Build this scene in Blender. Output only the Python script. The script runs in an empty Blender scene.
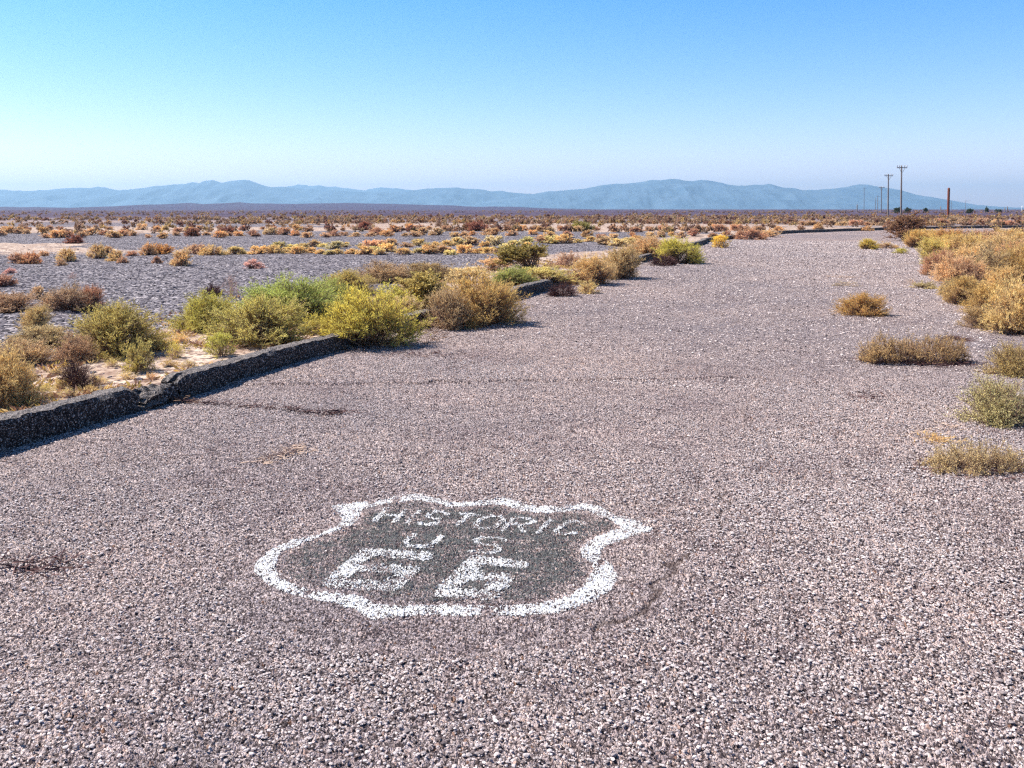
import bpy, math, random
import numpy as np
from mathutils import Vector, Matrix

R = math.radians
rng = np.random.default_rng(66)
random.seed(66)
scene = bpy.context.scene
COL = scene.collection

# ------------------------------------------------------------------ camera model
CAM_H, FPX, PITCH, HOR = 1.6, 900.0, math.radians(1.5), 209.0
CY = HOR + FPX * math.tan(PITCH)                     # principal row: a nearly level camera with the lens shifted down
SP, CP = math.sin(PITCH), math.cos(PITCH)

def gp(px, py, z=0.0):
    """ground point seen at a photograph pixel (plane at height z)"""
    h = CAM_H - z
    v = py - CY
    den = FPX * SP + v * CP
    y = h * (FPX * CP - v * SP) / den
    depth = y * CP + h * SP
    return np.array([(px - 512.0) / FPX * depth, y])

def px_of(x, y, z=0.0):
    h = CAM_H - z
    depth = y * CP + h * SP
    up = y * SP - h * CP
    return 512 + FPX * x / depth, CY - FPX * up / depth

# ------------------------------------------------------------------ small helpers
def tag(o, label=None, cat=None, group=None, kind=None):
    if label: o['label'] = label
    if cat: o['category'] = cat
    if group: o['group'] = group
    if kind: o['kind'] = kind
    return o

def empty(name, loc=(0, 0, 0), rz=0.0, sc=(1, 1, 1)):
    o = bpy.data.objects.new(name, None)
    o.empty_display_size = 0.2
    o.location = loc
    o.rotation_euler = (0, 0, rz)
    o.scale = sc
    COL.objects.link(o)
    return o

def mesh_np(name, verts, faces, mats=(), midx=None, smooth=False, attrs=None):
    verts = np.asarray(verts, np.float32).reshape(-1, 3)
    faces = np.asarray(faces, np.int32)
    k = faces.shape[1]
    nf = len(faces)
    me = bpy.data.meshes.new(name)
    me.vertices.add(len(verts))
    me.vertices.foreach_set('co', verts.ravel())
    me.loops.add(nf * k)
    me.loops.foreach_set('vertex_index', faces.ravel())
    me.polygons.add(nf)
    me.polygons.foreach_set('loop_start', np.arange(0, nf * k, k, dtype=np.int32))
    if midx is not None:
        me.polygons.foreach_set('material_index', np.asarray(midx, np.int32))
    me.polygons.foreach_set('use_smooth', np.full(nf, smooth, bool))
    for m in mats: me.materials.append(m)
    if attrs:
        for an, av in attrs.items():
            av = np.asarray(av, np.float32)
            if av.ndim == 1:
                a = me.attributes.new(an, 'FLOAT', 'POINT')
                a.data.foreach_set('value', av)
            else:
                a = me.attributes.new(an, 'FLOAT_COLOR', 'POINT')
                a.data.foreach_set('color', np.c_[av, np.ones(len(av), np.float32)].astype(np.float32).ravel())
    me.update(calc_edges=True)
    me.validate()
    return me

def link(name, me, parent=None):
    o = bpy.data.objects.new(name, me)
    COL.objects.link(o)
    if parent is not None: o.parent = parent
    return o

def hash2(ix, iy, seed=0):
    h = (ix.astype(np.int64) * 374761393 + iy.astype(np.int64) * 668265263 + seed * 1442695041) & 0x7fffffff
    h = ((h ^ (h >> 13)) * 1274126177) & 0x7fffffff
    h = h ^ (h >> 16)
    return (h & 0xffffff) / float(0xffffff)

def vnoise(x, y, seed=0):
    x = np.asarray(x, float); y = np.asarray(y, float)
    ix = np.floor(x); iy = np.floor(y)
    fx = x - ix; fy = y - iy
    fx = fx * fx * (3 - 2 * fx); fy = fy * fy * (3 - 2 * fy)
    a = hash2(ix, iy, seed); b = hash2(ix + 1, iy, seed)
    c = hash2(ix, iy + 1, seed); d = hash2(ix + 1, iy + 1, seed)
    return (a * (1 - fx) + b * fx) * (1 - fy) + (c * (1 - fx) + d * fx) * fy

def fbm(x, y, seed=0, oct=4):
    s = 0; a = 0.5
    for i in range(oct):
        s = s + a * vnoise(x * 2 ** i, y * 2 ** i, seed + i * 17)
        a *= 0.5
    return s

# ------------------------------------------------------------------ materials
class NT:
    def __init__(self, name, disp=False):
        self.m = bpy.data.materials.new(name)
        self.m.use_nodes = True
        self.t = self.m.node_tree
        self.t.nodes.clear()
        self.out = self.n('ShaderNodeOutputMaterial')
        if disp: self.m.displacement_method = 'BOTH'
    def n(self, typ, **kw):
        nd = self.t.nodes.new(typ)
        for k, v in kw.items():
            setattr(nd, k, v)
        return nd
    def l(self, a, b): self.t.links.new(a, b)
    def put(self, sock, v):
        if hasattr(v, 'is_linked') or hasattr(v, 'links'): self.l(v, sock)
        else: sock.default_value = v
    def math(self, op, a, b=0.0, clamp=False):
        nd = self.n('ShaderNodeMath', operation=op, use_clamp=clamp)
        self.put(nd.inputs[0], a); self.put(nd.inputs[1], b)
        return nd.outputs[0]
    def mix(self, f, a, b, blend='MIX'):
        nd = self.n('ShaderNodeMix', data_type='RGBA', blend_type=blend)
        self.put(nd.inputs[0], f); self.put(nd.inputs[6], a); self.put(nd.inputs[7], b)
        return nd.outputs[2]
    def mapr(self, v, a, b, c=0.0, d=1.0, smooth=False):
        nd = self.n('ShaderNodeMapRange', interpolation_type='SMOOTHSTEP' if smooth else 'LINEAR')
        self.put(nd.inputs[0], v)
        for i, q in enumerate((a, b, c, d)): nd.inputs[1 + i].default_value = q
        return nd.outputs[0]
    def ramp(self, v, stops, interp='LINEAR'):
        nd = self.n('ShaderNodeValToRGB')
        cr = nd.color_ramp
        cr.interpolation = interp
        while len(cr.elements) < len(stops): cr.elements.new(0.5)
        for e, (p, c) in zip(cr.elements, stops):
            e.position = p; e.color = (*c, 1)
        self.put(nd.inputs[0], v)
        return nd.outputs[0]
    def noise(self, vec, scale, detail=3, rough=0.55):
        nd = self.n('ShaderNodeTexNoise')
        nd.inputs['Scale'].default_value = scale
        nd.inputs['Detail'].default_value = detail
        nd.inputs['Roughness'].default_value = rough
        if vec is not None: self.l(vec, nd.inputs['Vector'])
        return nd
    def voro(self, vec, scale, feature='F1', dims='2D', rnd=1.0):
        nd = self.n('ShaderNodeTexVoronoi', feature=feature, voronoi_dimensions=dims)
        nd.inputs['Scale'].default_value = scale
        nd.inputs['Randomness'].default_value = rnd
        self.l(vec, nd.inputs['Vector'])
        return nd
    def attr(self, name):
        return self.n('ShaderNodeAttribute', attribute_name=name)
    def geo(self): return self.n('ShaderNodeNewGeometry')
    def bsdf(self, color, rough=0.85, spec=0.3):
        b = self.n('ShaderNodeBsdfPrincipled')
        self.put(b.inputs['Base Color'], color)
        self.put(b.inputs['Roughness'], rough)
        b.inputs['Specular IOR Level'].default_value = spec
        return b

def rgb(r, g, b): return (r, g, b, 1.0)

def stone_nodes(nt, dims='2D', coarse=None, scale=1.0):
    """aggregate stones: returns (height 0..1, tone 0..1, gap 0..1, hue colour)"""
    tc = nt.n('ShaderNodeTexCoord').outputs['Object']
    wob = nt.noise(tc, 90 * scale, 2)
    sub = nt.n('ShaderNodeVectorMath', operation='SUBTRACT')
    nt.l(wob.outputs['Color'], sub.inputs[0]); sub.inputs[1].default_value = (.5, .5, .5)
    sc = nt.n('ShaderNodeVectorMath', operation='SCALE')
    nt.l(sub.outputs[0], sc.inputs[0]); sc.inputs['Scale'].default_value = 0.010 / scale
    add = nt.n('ShaderNodeVectorMath', operation='ADD')
    nt.l(tc, add.inputs[0]); nt.l(sc.outputs[0], add.inputs[1])
    v = add.outputs[0]
    a = nt.voro(v, 76 * scale, dims=dims)
    b = nt.voro(v, 145 * scale, dims=dims)
    sa = nt.n('ShaderNodeSeparateColor'); nt.l(a.outputs['Color'], sa.inputs[0])
    sb = nt.n('ShaderNodeSeparateColor'); nt.l(b.outputs['Color'], sb.inputs[0])
    # big stone domes, some cells have no big stone
    big_on = nt.mapr(sa.outputs[0], 0.30, 0.55)
    da = nt.mapr(a.outputs['Distance'], 0.20, 0.62, 1, 0, True)
    ha = nt.math('MULTIPLY', da, big_on)
    ha = nt.math('MULTIPLY', ha, nt.mapr(sa.outputs[1], 0, 1, 0.55, 1.0))
    if coarse is not None: ha = nt.math('MULTIPLY', ha, coarse)
    db = nt.mapr(b.outputs['Distance'], 0.20, 0.65, 1, 0, True)
    hb = nt.math('MULTIPLY', db, nt.mapr(sb.outputs[0], 0, 1, 0.15, 0.62))
    h0 = nt.math('MAXIMUM', ha, hb)
    isbig = nt.math('GREATER_THAN', ha, hb)
    rag = nt.noise(tc, 70 * scale, 4, .62)                 # broken, angular relief between the stones
    pit = nt.mapr(rag.outputs[0], .36, .60)
    h = nt.math('ADD', nt.math('MULTIPLY', h0, nt.mapr(pit, 0, 1, .25, .80)), nt.math('MULTIPLY', pit, .22))
    tone = nt.n('ShaderNodeMix', data_type='FLOAT')
    nt.l(isbig, tone.inputs[0]); nt.l(sb.outputs[1], tone.inputs[2]); nt.l(sa.outputs[2], tone.inputs[3])
    hue = nt.mix(isbig, b.outputs['Color'], a.outputs['Color'])
    gap = nt.mapr(h, 0.07, 0.34, 1, 0, True)
    return h, tone.outputs[0], gap, hue, v

STONE_RAMP = [(0.0, (.05, .037, .037)), (.16, (.17, .136, .134)), (.34, (.40, .342, .335)), (.75, (.56, .482, .468)), (1.0, (.80, .70, .665))]
DISP = 0.021

def make_road_mat():
    nt = NT('chip_seal', disp=True)
    co = nt.attr('coarse').outputs['Fac']
    ck = nt.attr('crack').outputs['Fac']
    h, tone, gap, hue, v = stone_nodes(nt, coarse=nt.mapr(co, 0, 1, .42, 1.0))
    col = nt.ramp(tone, STONE_RAMP)
    # a few ochre / red stones
    sh = nt.n('ShaderNodeSeparateColor'); nt.l(hue, sh.inputs[0])
    col = nt.mix(nt.mapr(sh.outputs[1], .94, .95, 0, .4), col, rgb(.42, .22, .12))
    col = nt.mix(nt.math('MULTIPLY', gap, .95), col, rgb(.028, .019, .024))
    tc = nt.n('ShaderNodeTexCoord').outputs['Object']
    # clumps of loose and worn aggregate at several sizes
    c1 = nt.voro(v, 17)
    s1 = nt.n('ShaderNodeSeparateColor'); nt.l(c1.outputs['Color'], s1.inputs[0])
    col = nt.mix(1.0, col, nt.ramp(s1.outputs[0], [(0, (.66, .62, .64)), (.25, (.94, .93, .94)), (1, (1.10, 1.09, 1.08))]), 'MULTIPLY')
    n2 = nt.noise(tc, .9, 5, .6)
    col = nt.mix(1.0, col, nt.ramp(n2.outputs[0], [(.3, (.80, .775, .80)), (.5, (1, 1, 1)), (.7, (1.14, 1.11, 1.09))]), 'MULTIPLY')
    n3 = nt.noise(tc, .16, 3, .6)
    col = nt.mix(1.0, col, nt.ramp(n3.outputs[0], [(.38, (.88, .855, .88)), (.60, (1.20, 1.11, 1.05))]), 'MULTIPLY')
    col = nt.mix(nt.math('MULTIPLY', ck, .72), col, rgb(.06, .038, .034))
    b = nt.bsdf(col, .82, .25)
    nt.l(b.outputs[0], nt.out.inputs['Surface'])
    d = nt.n('ShaderNodeDisplacement')
    hh = nt.math('SUBTRACT', h, nt.math('MULTIPLY', ck, .55))
    nt.l(hh, d.inputs['Height']); d.inputs['Midlevel'].default_value = 0.0
    d.inputs['Scale'].default_value = DISP
    nt.l(d.outputs[0], nt.out.inputs['Displacement'])
    return nt.m

def make_paint_mat(name, color, lo, hi, patch, var=.12, fade=.07):
    """worn road paint that clings to the tops of the stones"""
    nt = NT(name, disp=True)
    co = nt.attr('coarse').outputs['Fac']
    h, tone, gap, hue, v = stone_nodes(nt, coarse=nt.mapr(co, 0, 1, .42, 1.0))
    tc = nt.n('ShaderNodeTexCoord').outputs['Object']
    n = nt.noise(tc, 9, 5, .65)
    n2 = nt.noise(tc, 70, 2, .6)
    thr = nt.math('ADD', nt.mapr(n.outputs[0], .3, .72, lo, hi), nt.math('MULTIPLY', nt.math('SUBTRACT', n2.outputs[0], .5), patch))
    edge = nt.attr('edge').outputs['Fac']
    thr = nt.math('ADD', thr, nt.mapr(edge, 0, 1, fade, 0.0))
    al = nt.mapr(nt.math('SUBTRACT', h, thr), -.03, .03, 0, 1, True)
    col = nt.mix(nt.math('MULTIPLY', tone, 1.0), tuple(c * (1 - var) for c in color[:3]) + (1,), color)
    b = nt.bsdf(col, .75, .3)
    tr = nt.n('ShaderNodeBsdfTransparent')
    mx = nt.n('ShaderNodeMixShader')
    nt.l(al, mx.inputs[0]); nt.l(tr.outputs[0], mx.inputs[1]); nt.l(b.outputs[0], mx.inputs[2])
    nt.l(mx.outputs[0], nt.out.inputs['Surface'])
    d = nt.n('ShaderNodeDisplacement')
    nt.l(h, d.inputs['Height']); d.inputs['Midlevel'].default_value = 0.0
    d.inputs['Scale'].default_value = DISP
    nt.l(d.outputs[0], nt.out.inputs['Displacement'])
    return nt.m

def make_ground_mat():
    nt = NT('desert_floor')
    sand = nt.attr('sand').outputs['Fac']
    tc = nt.n('ShaderNodeTexCoord').outputs['Object']
    a = nt.voro(tc, 22); b = nt.voro(tc, 7)
    sa = nt.n('ShaderNodeSeparateColor'); nt.l(a.outputs['Color'], sa.inputs[0])
    sb = nt.n('ShaderNodeSeparateColor'); nt.l(b.outputs['Color'], sb.inputs[0])
    grav = nt.ramp(sa.outputs[0], [(0, (.018, .015, .020)), (.35, (.08, .069, .082)), (.7, (.19, .17, .185)), (1, (.46, .42, .42))])
    gp_ = nt.noise(tc, 5.5, 5, .75)
    grav = nt.mix(1.0, grav, nt.ramp(gp_.outputs[0], [(.35, (.82, .80, .83)), (.5, (.95, .93, .95)), (.66, (1.08, 1.05, 1.03))]), 'MULTIPLY')
    n1 = nt.noise(tc, 2.6, 6, .65)
    n2 = nt.noise(tc, 24, 4, .65)
    sandc = nt.ramp(n1.outputs[0], [(.34, (.24, .155, .12)), (.48, (.42, .31, .24)), (.62, (.58, .47, .385))])
    sandc = nt.mix(1.0, sandc, nt.ramp(n2.outputs[0], [(.34, (.5, .42, .40)), (.47, (.96, .95, .95)), (.7, (1.1, 1.1, 1.1))]), 'MULTIPLY')
    # dark litter flecks on the sand
    fl = nt.math('LESS_THAN', sa.outputs[2], .24)
    sandc = nt.mix(nt.math('MULTIPLY', fl, .75), sandc, rgb(.11, .06, .055))
    far = nt.attr('far').outputs['Fac']
    # distant plain: low brown scrub between bare stripes
    mp = nt.n('ShaderNodeMapping'); nt.l(tc, mp.inputs[0]); mp.inputs['Scale'].default_value = (.010, .045, 1)
    nf = nt.noise(mp.outputs[0], 1.0, 7, .68)
    farc = nt.ramp(nf.outputs[0], [(.36, (.05, .036, .046)), (.45, (.11, .075, .085)), (.54, (.19, .14, .15)), (.62, (.34, .28, .27))])
    far2 = nt.attr('plain').outputs['Fac']
    sp = nt.noise(tc, .12, 4, .8)
    farc = nt.mix(far2, farc, nt.ramp(sp.outputs[0], [(.38, (.024, .016, .032)), (.52, (.075, .052, .085)), (.66, (.16, .115, .14))]))
    edge = nt.noise(tc, .9, 5, .7)
    m = nt.mapr(nt.math('ADD', sand, nt.math('MULTIPLY', nt.math('SUBTRACT', edge.outputs[0], .5), .9)), .42, .60, 0, 1, True)
    col = nt.mix(m, grav, sandc)
    col = nt.mix(far, col, farc)
    bs = nt.bsdf(col, .92, .15)
    hgt = nt.math('ADD', nt.math('MULTIPLY', nt.mapr(a.outputs['Distance'], .1, .6, 1, 0), nt.mapr(m, 0, 1, 1, .25)), nt.math('MULTIPLY', n2.outputs[0], .5))
    bp = nt.n('ShaderNodeBump'); bp.inputs['Strength'].default_value = .7; bp.inputs['Distance'].default_value = .014
    nt.l(hgt, bp.inputs['Height']); nt.l(bp.outputs[0], bs.inputs['Normal'])
    nt.l(bs.outputs[0], nt.out.inputs['Surface'])
    return nt.m

def make_curb_mat():
    nt = NT('curb_aggregate')
    h, tone, gap, hue, v = stone_nodes(nt, dims='3D', scale=.85)
    col = nt.ramp(tone, [(0, (.014, .011, .012)), (.30, (.035, .027, .027)), (.62, (.12, .098, .093)), (.82, (.34, .29, .27)), (1, (.60, .54, .50))])
    col = nt.mix(nt.math('MULTIPLY', gap, .9), col, rgb(.016, .012, .013))
    sn = nt.n('ShaderNodeSeparateXYZ'); nt.l(nt.geo().outputs['True Normal'], sn.inputs[0])
    lit_dust = nt.math('MULTIPLY', nt.mapr(sn.outputs[2], .55, .9), nt.mapr(tone, .05, .6, .35, 1))     # dusty top, lightened further: sun on top, shade on face put into colour
    col = nt.mix(nt.math('MULTIPLY', lit_dust, nt.mapr(gap, 0, 1, 1, .3)), col, rgb(.38, .325, .30))
    bs = nt.bsdf(col, .85, .2)
    bp = nt.n('ShaderNodeBump'); bp.inputs['Strength'].default_value = 1.0; bp.inputs['Distance'].default_value = .02
    nt.l(h, bp.inputs['Height']); nt.l(bp.outputs[0], bs.inputs['Normal'])
    nt.l(bs.outputs[0], nt.out.inputs['Surface'])
    return nt.m

def make_leaf_mat(name='leaf', use_attr=False):
    nt = NT(name)
    tone = nt.attr('tone').outputs['Fac']
    if use_attr:
        base = nt.attr('Col').outputs['Color']
    else:
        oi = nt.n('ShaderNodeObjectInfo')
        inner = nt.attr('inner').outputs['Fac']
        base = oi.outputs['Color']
        hs = nt.n('ShaderNodeHueSaturation')           # older dry growth: browner; value lowered too, darker towards the crown's centre
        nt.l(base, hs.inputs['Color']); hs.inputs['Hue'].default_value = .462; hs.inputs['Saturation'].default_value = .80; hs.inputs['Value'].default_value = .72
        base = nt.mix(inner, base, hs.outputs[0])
    var = nt.ramp(tone, [(0, (.55, .52, .52)), (.5, (1, 1, 1)), (1, (1.45, 1.38, 1.15))])
    col = nt.mix(1.0, base, var, 'MULTIPLY')
    bs = nt.bsdf(col, .75, .2)
    tl = nt.n('ShaderNodeBsdfTranslucent'); nt.l(col, tl.inputs[0])
    mx = nt.n('ShaderNodeMixShader'); mx.inputs[0].default_value = .36
    nt.l(bs.outputs[0], mx.inputs[1]); nt.l(tl.outputs[0], mx.inputs[2])
    nt.l(mx.outputs[0], nt.out.inputs['Surface'])
    return nt.m

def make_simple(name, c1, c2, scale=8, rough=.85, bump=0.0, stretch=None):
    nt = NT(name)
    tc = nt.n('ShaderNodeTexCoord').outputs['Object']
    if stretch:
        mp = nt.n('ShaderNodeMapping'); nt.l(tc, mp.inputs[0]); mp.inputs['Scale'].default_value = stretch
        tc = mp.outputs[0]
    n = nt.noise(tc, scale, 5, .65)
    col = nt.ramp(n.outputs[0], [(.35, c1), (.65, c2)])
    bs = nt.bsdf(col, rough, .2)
    if bump:
        bp = nt.n('ShaderNodeBump'); bp.inputs['Distance'].default_value = bump
        nt.l(n.outputs[0], bp.inputs['Height']); nt.l(bp.outputs[0], bs.inputs['Normal'])
    nt.l(bs.outputs[0], nt.out.inputs['Surface'])
    return nt.m

M_ROAD = make_road_mat()
M_WHITE = make_paint_mat('white_road_paint', rgb(.88, .86, .85), .05, .34, .24)
M_LETTER = make_paint_mat('faded_white_lettering', rgb(.84, .82, .81), .09, .46, .34)
M_BLACK = make_paint_mat('faded_black_paint', rgb(.165, .165, .162), .05, .46, .32, .5, .34)
M_GROUND = make_ground_mat()
M_CURB = make_curb_mat()
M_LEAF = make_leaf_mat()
M_FARLEAF = make_leaf_mat('distant_leaf', True)
M_STEM = make_simple('dry_twig', (.12, .068, .048), (.28, .18, .13), 30)
M_STEM_DARK = make_simple('dead_twig', (.06, .026, .026), (.16, .085, .08), 30)
M_PALE = make_simple('bleached_twig', (.40, .26, .20), (.60, .46, .36), 30)
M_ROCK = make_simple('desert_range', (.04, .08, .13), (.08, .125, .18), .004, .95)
M_HILL = make_simple('dark_bajada', (.022, .018, .050), (.085, .055, .10), .11, .95)
M_WOOD = make_simple('weathered_pole', (.16, .125, .11), (.27, .22, .19), 4, .85, .004, (6, 6, .5))
M_RUST = make_simple('rusty_post', (.12, .032, .018), (.24, .075, .04), 3, .85, .006, (4, 4, .6))
M_INS = make_simple('porcelain', (.45, .45, .46), (.6, .6, .6), 3, .3)
M_WHITEWASH = make_simple('pale_paint', (.55, .55, .56), (.66, .66, .66), 2, .7)

# ------------------------------------------------------------------ road frame
AZ = math.atan((830 - 512) / FPX / CP)
DIR = np.array([math.sin(AZ), math.cos(AZ)])
A0 = gp(0, 455); A1 = gp(360, 345)
DIR = (A1 - A0) / np.linalg.norm(A1 - A0)
d690 = gp(690, 251) - A0
DIR = (DIR + 2 * d690 / np.linalg.norm(d690)); DIR /= np.linalg.norm(DIR)
NRM = np.array([DIR[1], -DIR[0]])                  # towards the right side of the road
base0 = A0 - DIR * float(A0 @ DIR)                  # foot of the perpendicular: s = 0
def straight(s): return base0 + DIR * s
s_end = float(gp(740, 240.5) @ DIR)
left_ctrl = [straight(s) for s in np.arange(-6, s_end, 3.0)] + [gp(782, 234.2), gp(820, 232.4), gp(860, 231.0), gp(905, 229.6), gp(960, 228.6), gp(1012, 228.0), gp(1090, 227.2)]
left_ctrl = np.array(left_ctrl)

def catmull(pts, n=12):
    out = []
    P = np.vstack([2 * pts[0] - pts[1], pts, 2 * pts[-1] - pts[-2]])
    for i in range(1, len(P) - 2):
        p0, p1, p2, p3 = P[i - 1:i + 3]
        for t in np.linspace(0, 1, n, endpoint=False):
            out.append(.5 * ((2 * p1) + (-p0 + p2) * t + (2 * p0 - 5 * p1 + 4 * p2 - p3) * t * t + (-p0 + 3 * p1 - 3 * p2 + p3) * t ** 3))
    out.append(pts[-1])
    return np.array(out)
LP = catmull(left_ctrl)
seg = np.r_[0, np.cumsum(np.linalg.norm(np.diff(LP, axis=0), axis=1))] + float(LP[0] @ DIR)
S_MAX = seg[-1]
def L_at(s):
    s = np.asarray(s, float)
    p = np.stack([np.interp(s, seg, LP[:, 0]), np.interp(s, seg, LP[:, 1])], -1)
    e = .6
    q0 = np.stack([np.interp(s - e, seg, LP[:, 0]), np.interp(s - e, seg, LP[:, 1])], -1)
    q1 = np.stack([np.interp(s + e, seg, LP[:, 0]), np.interp(s + e, seg, LP[:, 1])], -1)
    t = q1 - q0; t /= np.linalg.norm(t, axis=-1, keepdims=True)
    return p, np.stack([t[..., 1], -t[..., 0]], -1), t
def s_of_px(px, py):
    p = gp(px, py)
    d = np.linalg.norm(LP - p, axis=1)
    return float(seg[d.argmin()])
def curb_s_at_px(px):
    """arc length where the curb line crosses image column px"""
    X, Y = px_of(LP[:, 0], LP[:, 1])
    ok = LP[:, 1] > 1.0
    return float(np.interp(px, X[ok], seg[ok]))

# right edge, as width from the left edge along s
re_px = [(1000, 340), (968, 308), (946, 292), (930, 268), (914, 250), (906, 243.5)]
re_s, re_w = [], []
for q in re_px:
    p = gp(*q); re_s.append(float(p @ DIR)); re_w.append(float((p - base0) @ NRM))
W0 = re_w[0]
re_s = [-8, 4] + re_s + [re_s[-1] + 14, S_MAX]
re_w = [W0 - .1, W0] + re_w + [re_w[-1] + .4, re_w[-1] - .2]
def W_at(s): return np.interp(s, re_s, re_w)
print('road DIR', DIR, 'W', W0, re_s, re_w, 'S_MAX', S_MAX)

def smooth01(x): x = np.clip(x, 0, 1); return x * x * (3 - 2 * x)

# dense near, growing with distance
rows = list(np.arange(-4, 1.2, .05)) + list(np.arange(1.2, 8.6, .0072))
while rows[-1] < S_MAX: rows.append(rows[-1] + max(.012, (rows[-1] - 8.2) * .012 + .012))
rows = np.array(rows)
NT_ = 1060
ts = np.linspace(0, 1, NT_)
P, N, T = L_at(rows)
W = W_at(rows)
OVER = .9     # pavement runs on under the drifted sand of the right verge
X = P[:, None, 0] + N[:, None, 0] * (ts[None] * (W[:, None] + OVER) - .05)
Y = P[:, None, 1] + N[:, None, 1] * (ts[None] * (W[:, None] + OVER) - .05)
lowf = vnoise(X * .8, Y * .8, 5) * .014 + vnoise(X * 2.5, Y * 2.5, 9) * .006
Z = lowf * np.clip(1 - (rows[:, None] - 20) / 20, .2, 1)

def poly_mask(x, y, poly):
    inside = np.zeros(x.shape, bool)
    n = len(poly)
    for i in range(n):
        x0, y0 = poly[i]; x1, y1 = poly[(i + 1) % n]
        c = ((y0 > y) != (y1 > y))
        with np.errstate(divide='ignore', invalid='ignore'):
            xi = (x1 - x0) * (y - y0) / (y1 - y0) + x0
        inside ^= c & (x < xi)
    return inside

def seg_dist(x, y, a, b):
    ax, ay = a; bx, by = b
    dx, dy = bx - ax, by - ay
    L2 = dx * dx + dy * dy + 1e-12
    t = np.clip(((x - ax) * dx + (y - ay) * dy) / L2, 0, 1)
    return np.hypot(x - ax - t * dx, y - ay - t * dy)

# worn, smoother strip to the curb side of an old seal edge; coarser loose stone outside it
nearsel = rows < 9.5
Xn, Yn = X[nearsel], Y[nearsel]
edge_px = [(745, 440), (728, 480), (722, 520), (700, 548), (668, 582), (648, 612), (600, 640), (480, 655), (300, 668), (120, 690), (-80, 720), (-200, 740)]
poly = [gp(*q) for q in edge_px] + [gp(-900, 560), gp(-300, 395), gp(760, 380)]
pn = (vnoise(Xn * 6, Yn * 6, 3) - .5) * .16
inside = poly_mask(Xn + pn, Yn + pn, poly)
coarse = np.full(X.shape, .75, np.float32)
dmin = np.full(Xn.shape, 9.0)
for i in range(len(edge_px) - 1):
    dmin = np.minimum(dmin, seg_dist(Xn + pn, Yn + pn, gp(*edge_px[i]), gp(*edge_px[i + 1])))
sd = np.where(inside, -dmin, dmin)
cn = smooth01((sd + .10) / .2)
patch = vnoise(Xn * 1.3, Yn * 1.3, 21)
coarse[nearsel] = np.clip(cn * (.75 + .4 * patch) + (1 - cn) * (.15 + .45 * patch), 0, 1)
Z[nearsel] += .015 * cn
# cracks in the seal
crack = np.zeros(X.shape, np.float32)
def crack_line(pxs, w, seed):
    pts = [gp(*q) for q in pxs]
    d = np.full(Xn.shape, 9.0)
    ox = (vnoise(Xn * 9, Yn * 9, seed) - .5) * .10; oy = (vnoise(Xn * 9, Yn * 9, seed + 5) - .5) * .16
    for a, b in zip(pts[:-1], pts[1:]):
        d = np.minimum(d, seg_dist(Xn + ox, Yn + oy, a, b))
    w_ = w * (.55 + .8 * vnoise(Xn * 3, Yn * 3, seed + 9))
    crack[nearsel] = np.maximum(crack[nearsel], np.clip(1.4 - d / w_, 0, 1))
crack_line([(172, 403), (210, 407), (250, 409), (290, 412), (322, 417), (348, 415)], .011, 31)
crack_line([(722, 498), (726, 512), (716, 534), (700, 548), (668, 582), (648, 612), (600, 640)], .013, 37)
crack_line([(-20, 572), (15, 571), (45, 566), (66, 574)], .008, 43)
crack_line([(560, 437), (640, 435), (760, 442), (850, 450)], .006, 47)

ids = np.arange(X.size).reshape(X.shape)
quads = np.stack([ids[:-1, :-1], ids[:-1, 1:], ids[1:, 1:], ids[1:, :-1]], -1)
V = np.stack([X, Y, Z], -1)
# drop the part hidden far outside the frame to save memory: keep a wide margin for other views
cx = X[:-1, :-1]; cy = Y[:-1, :-1]
keep = (rows[:-1, None] > 8.6) | (rows[:-1, None] < 1.2) | (np.abs(cx) < 1.6 + .75 * cy)
q_keep = quads[keep]
used = np.zeros(X.size, bool); used[q_keep.ravel()] = True
remap = np.cumsum(used) - 1
road_me = mesh_np('road', V.reshape(-1, 3)[used], remap[q_keep], [M_ROAD], smooth=True,
                  attrs={'coarse': coarse.ravel()[used], 'crack': crack.ravel()[used]})
road = tag(link('road', road_me), kind='structure')
# coarse infill of the strip outside the dense lattice
q_in = quads[~keep]
if len(q_in):
    inr = (rows >= 1.2) & (rows <= 8.6)
    r0 = np.where(inr)[0]
    rr = r0[::12]; rr = np.r_[rr, r0[-1] + 1]
    cc = np.unique(np.r_[np.arange(0, NT_, 10), NT_ - 1])
    sub = V[np.ix_(rr, cc)].copy()
    sub[..., 2] -= .02
    si = np.arange(sub.shape[0] * sub.shape[1]).reshape(sub.shape[:2])
    sq = np.stack([si[:-1, :-1], si[:-1, 1:], si[1:, 1:], si[1:, :-1]], -1).reshape(-1, 4)
    me = mesh_np('road_verge', sub.reshape(-1, 3), sq, [M_ROAD], smooth=True, attrs={'coarse': np.full(sub.shape[0] * sub.shape[1], .5)})
    tag(link('road_bed', me), kind='structure')

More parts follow.
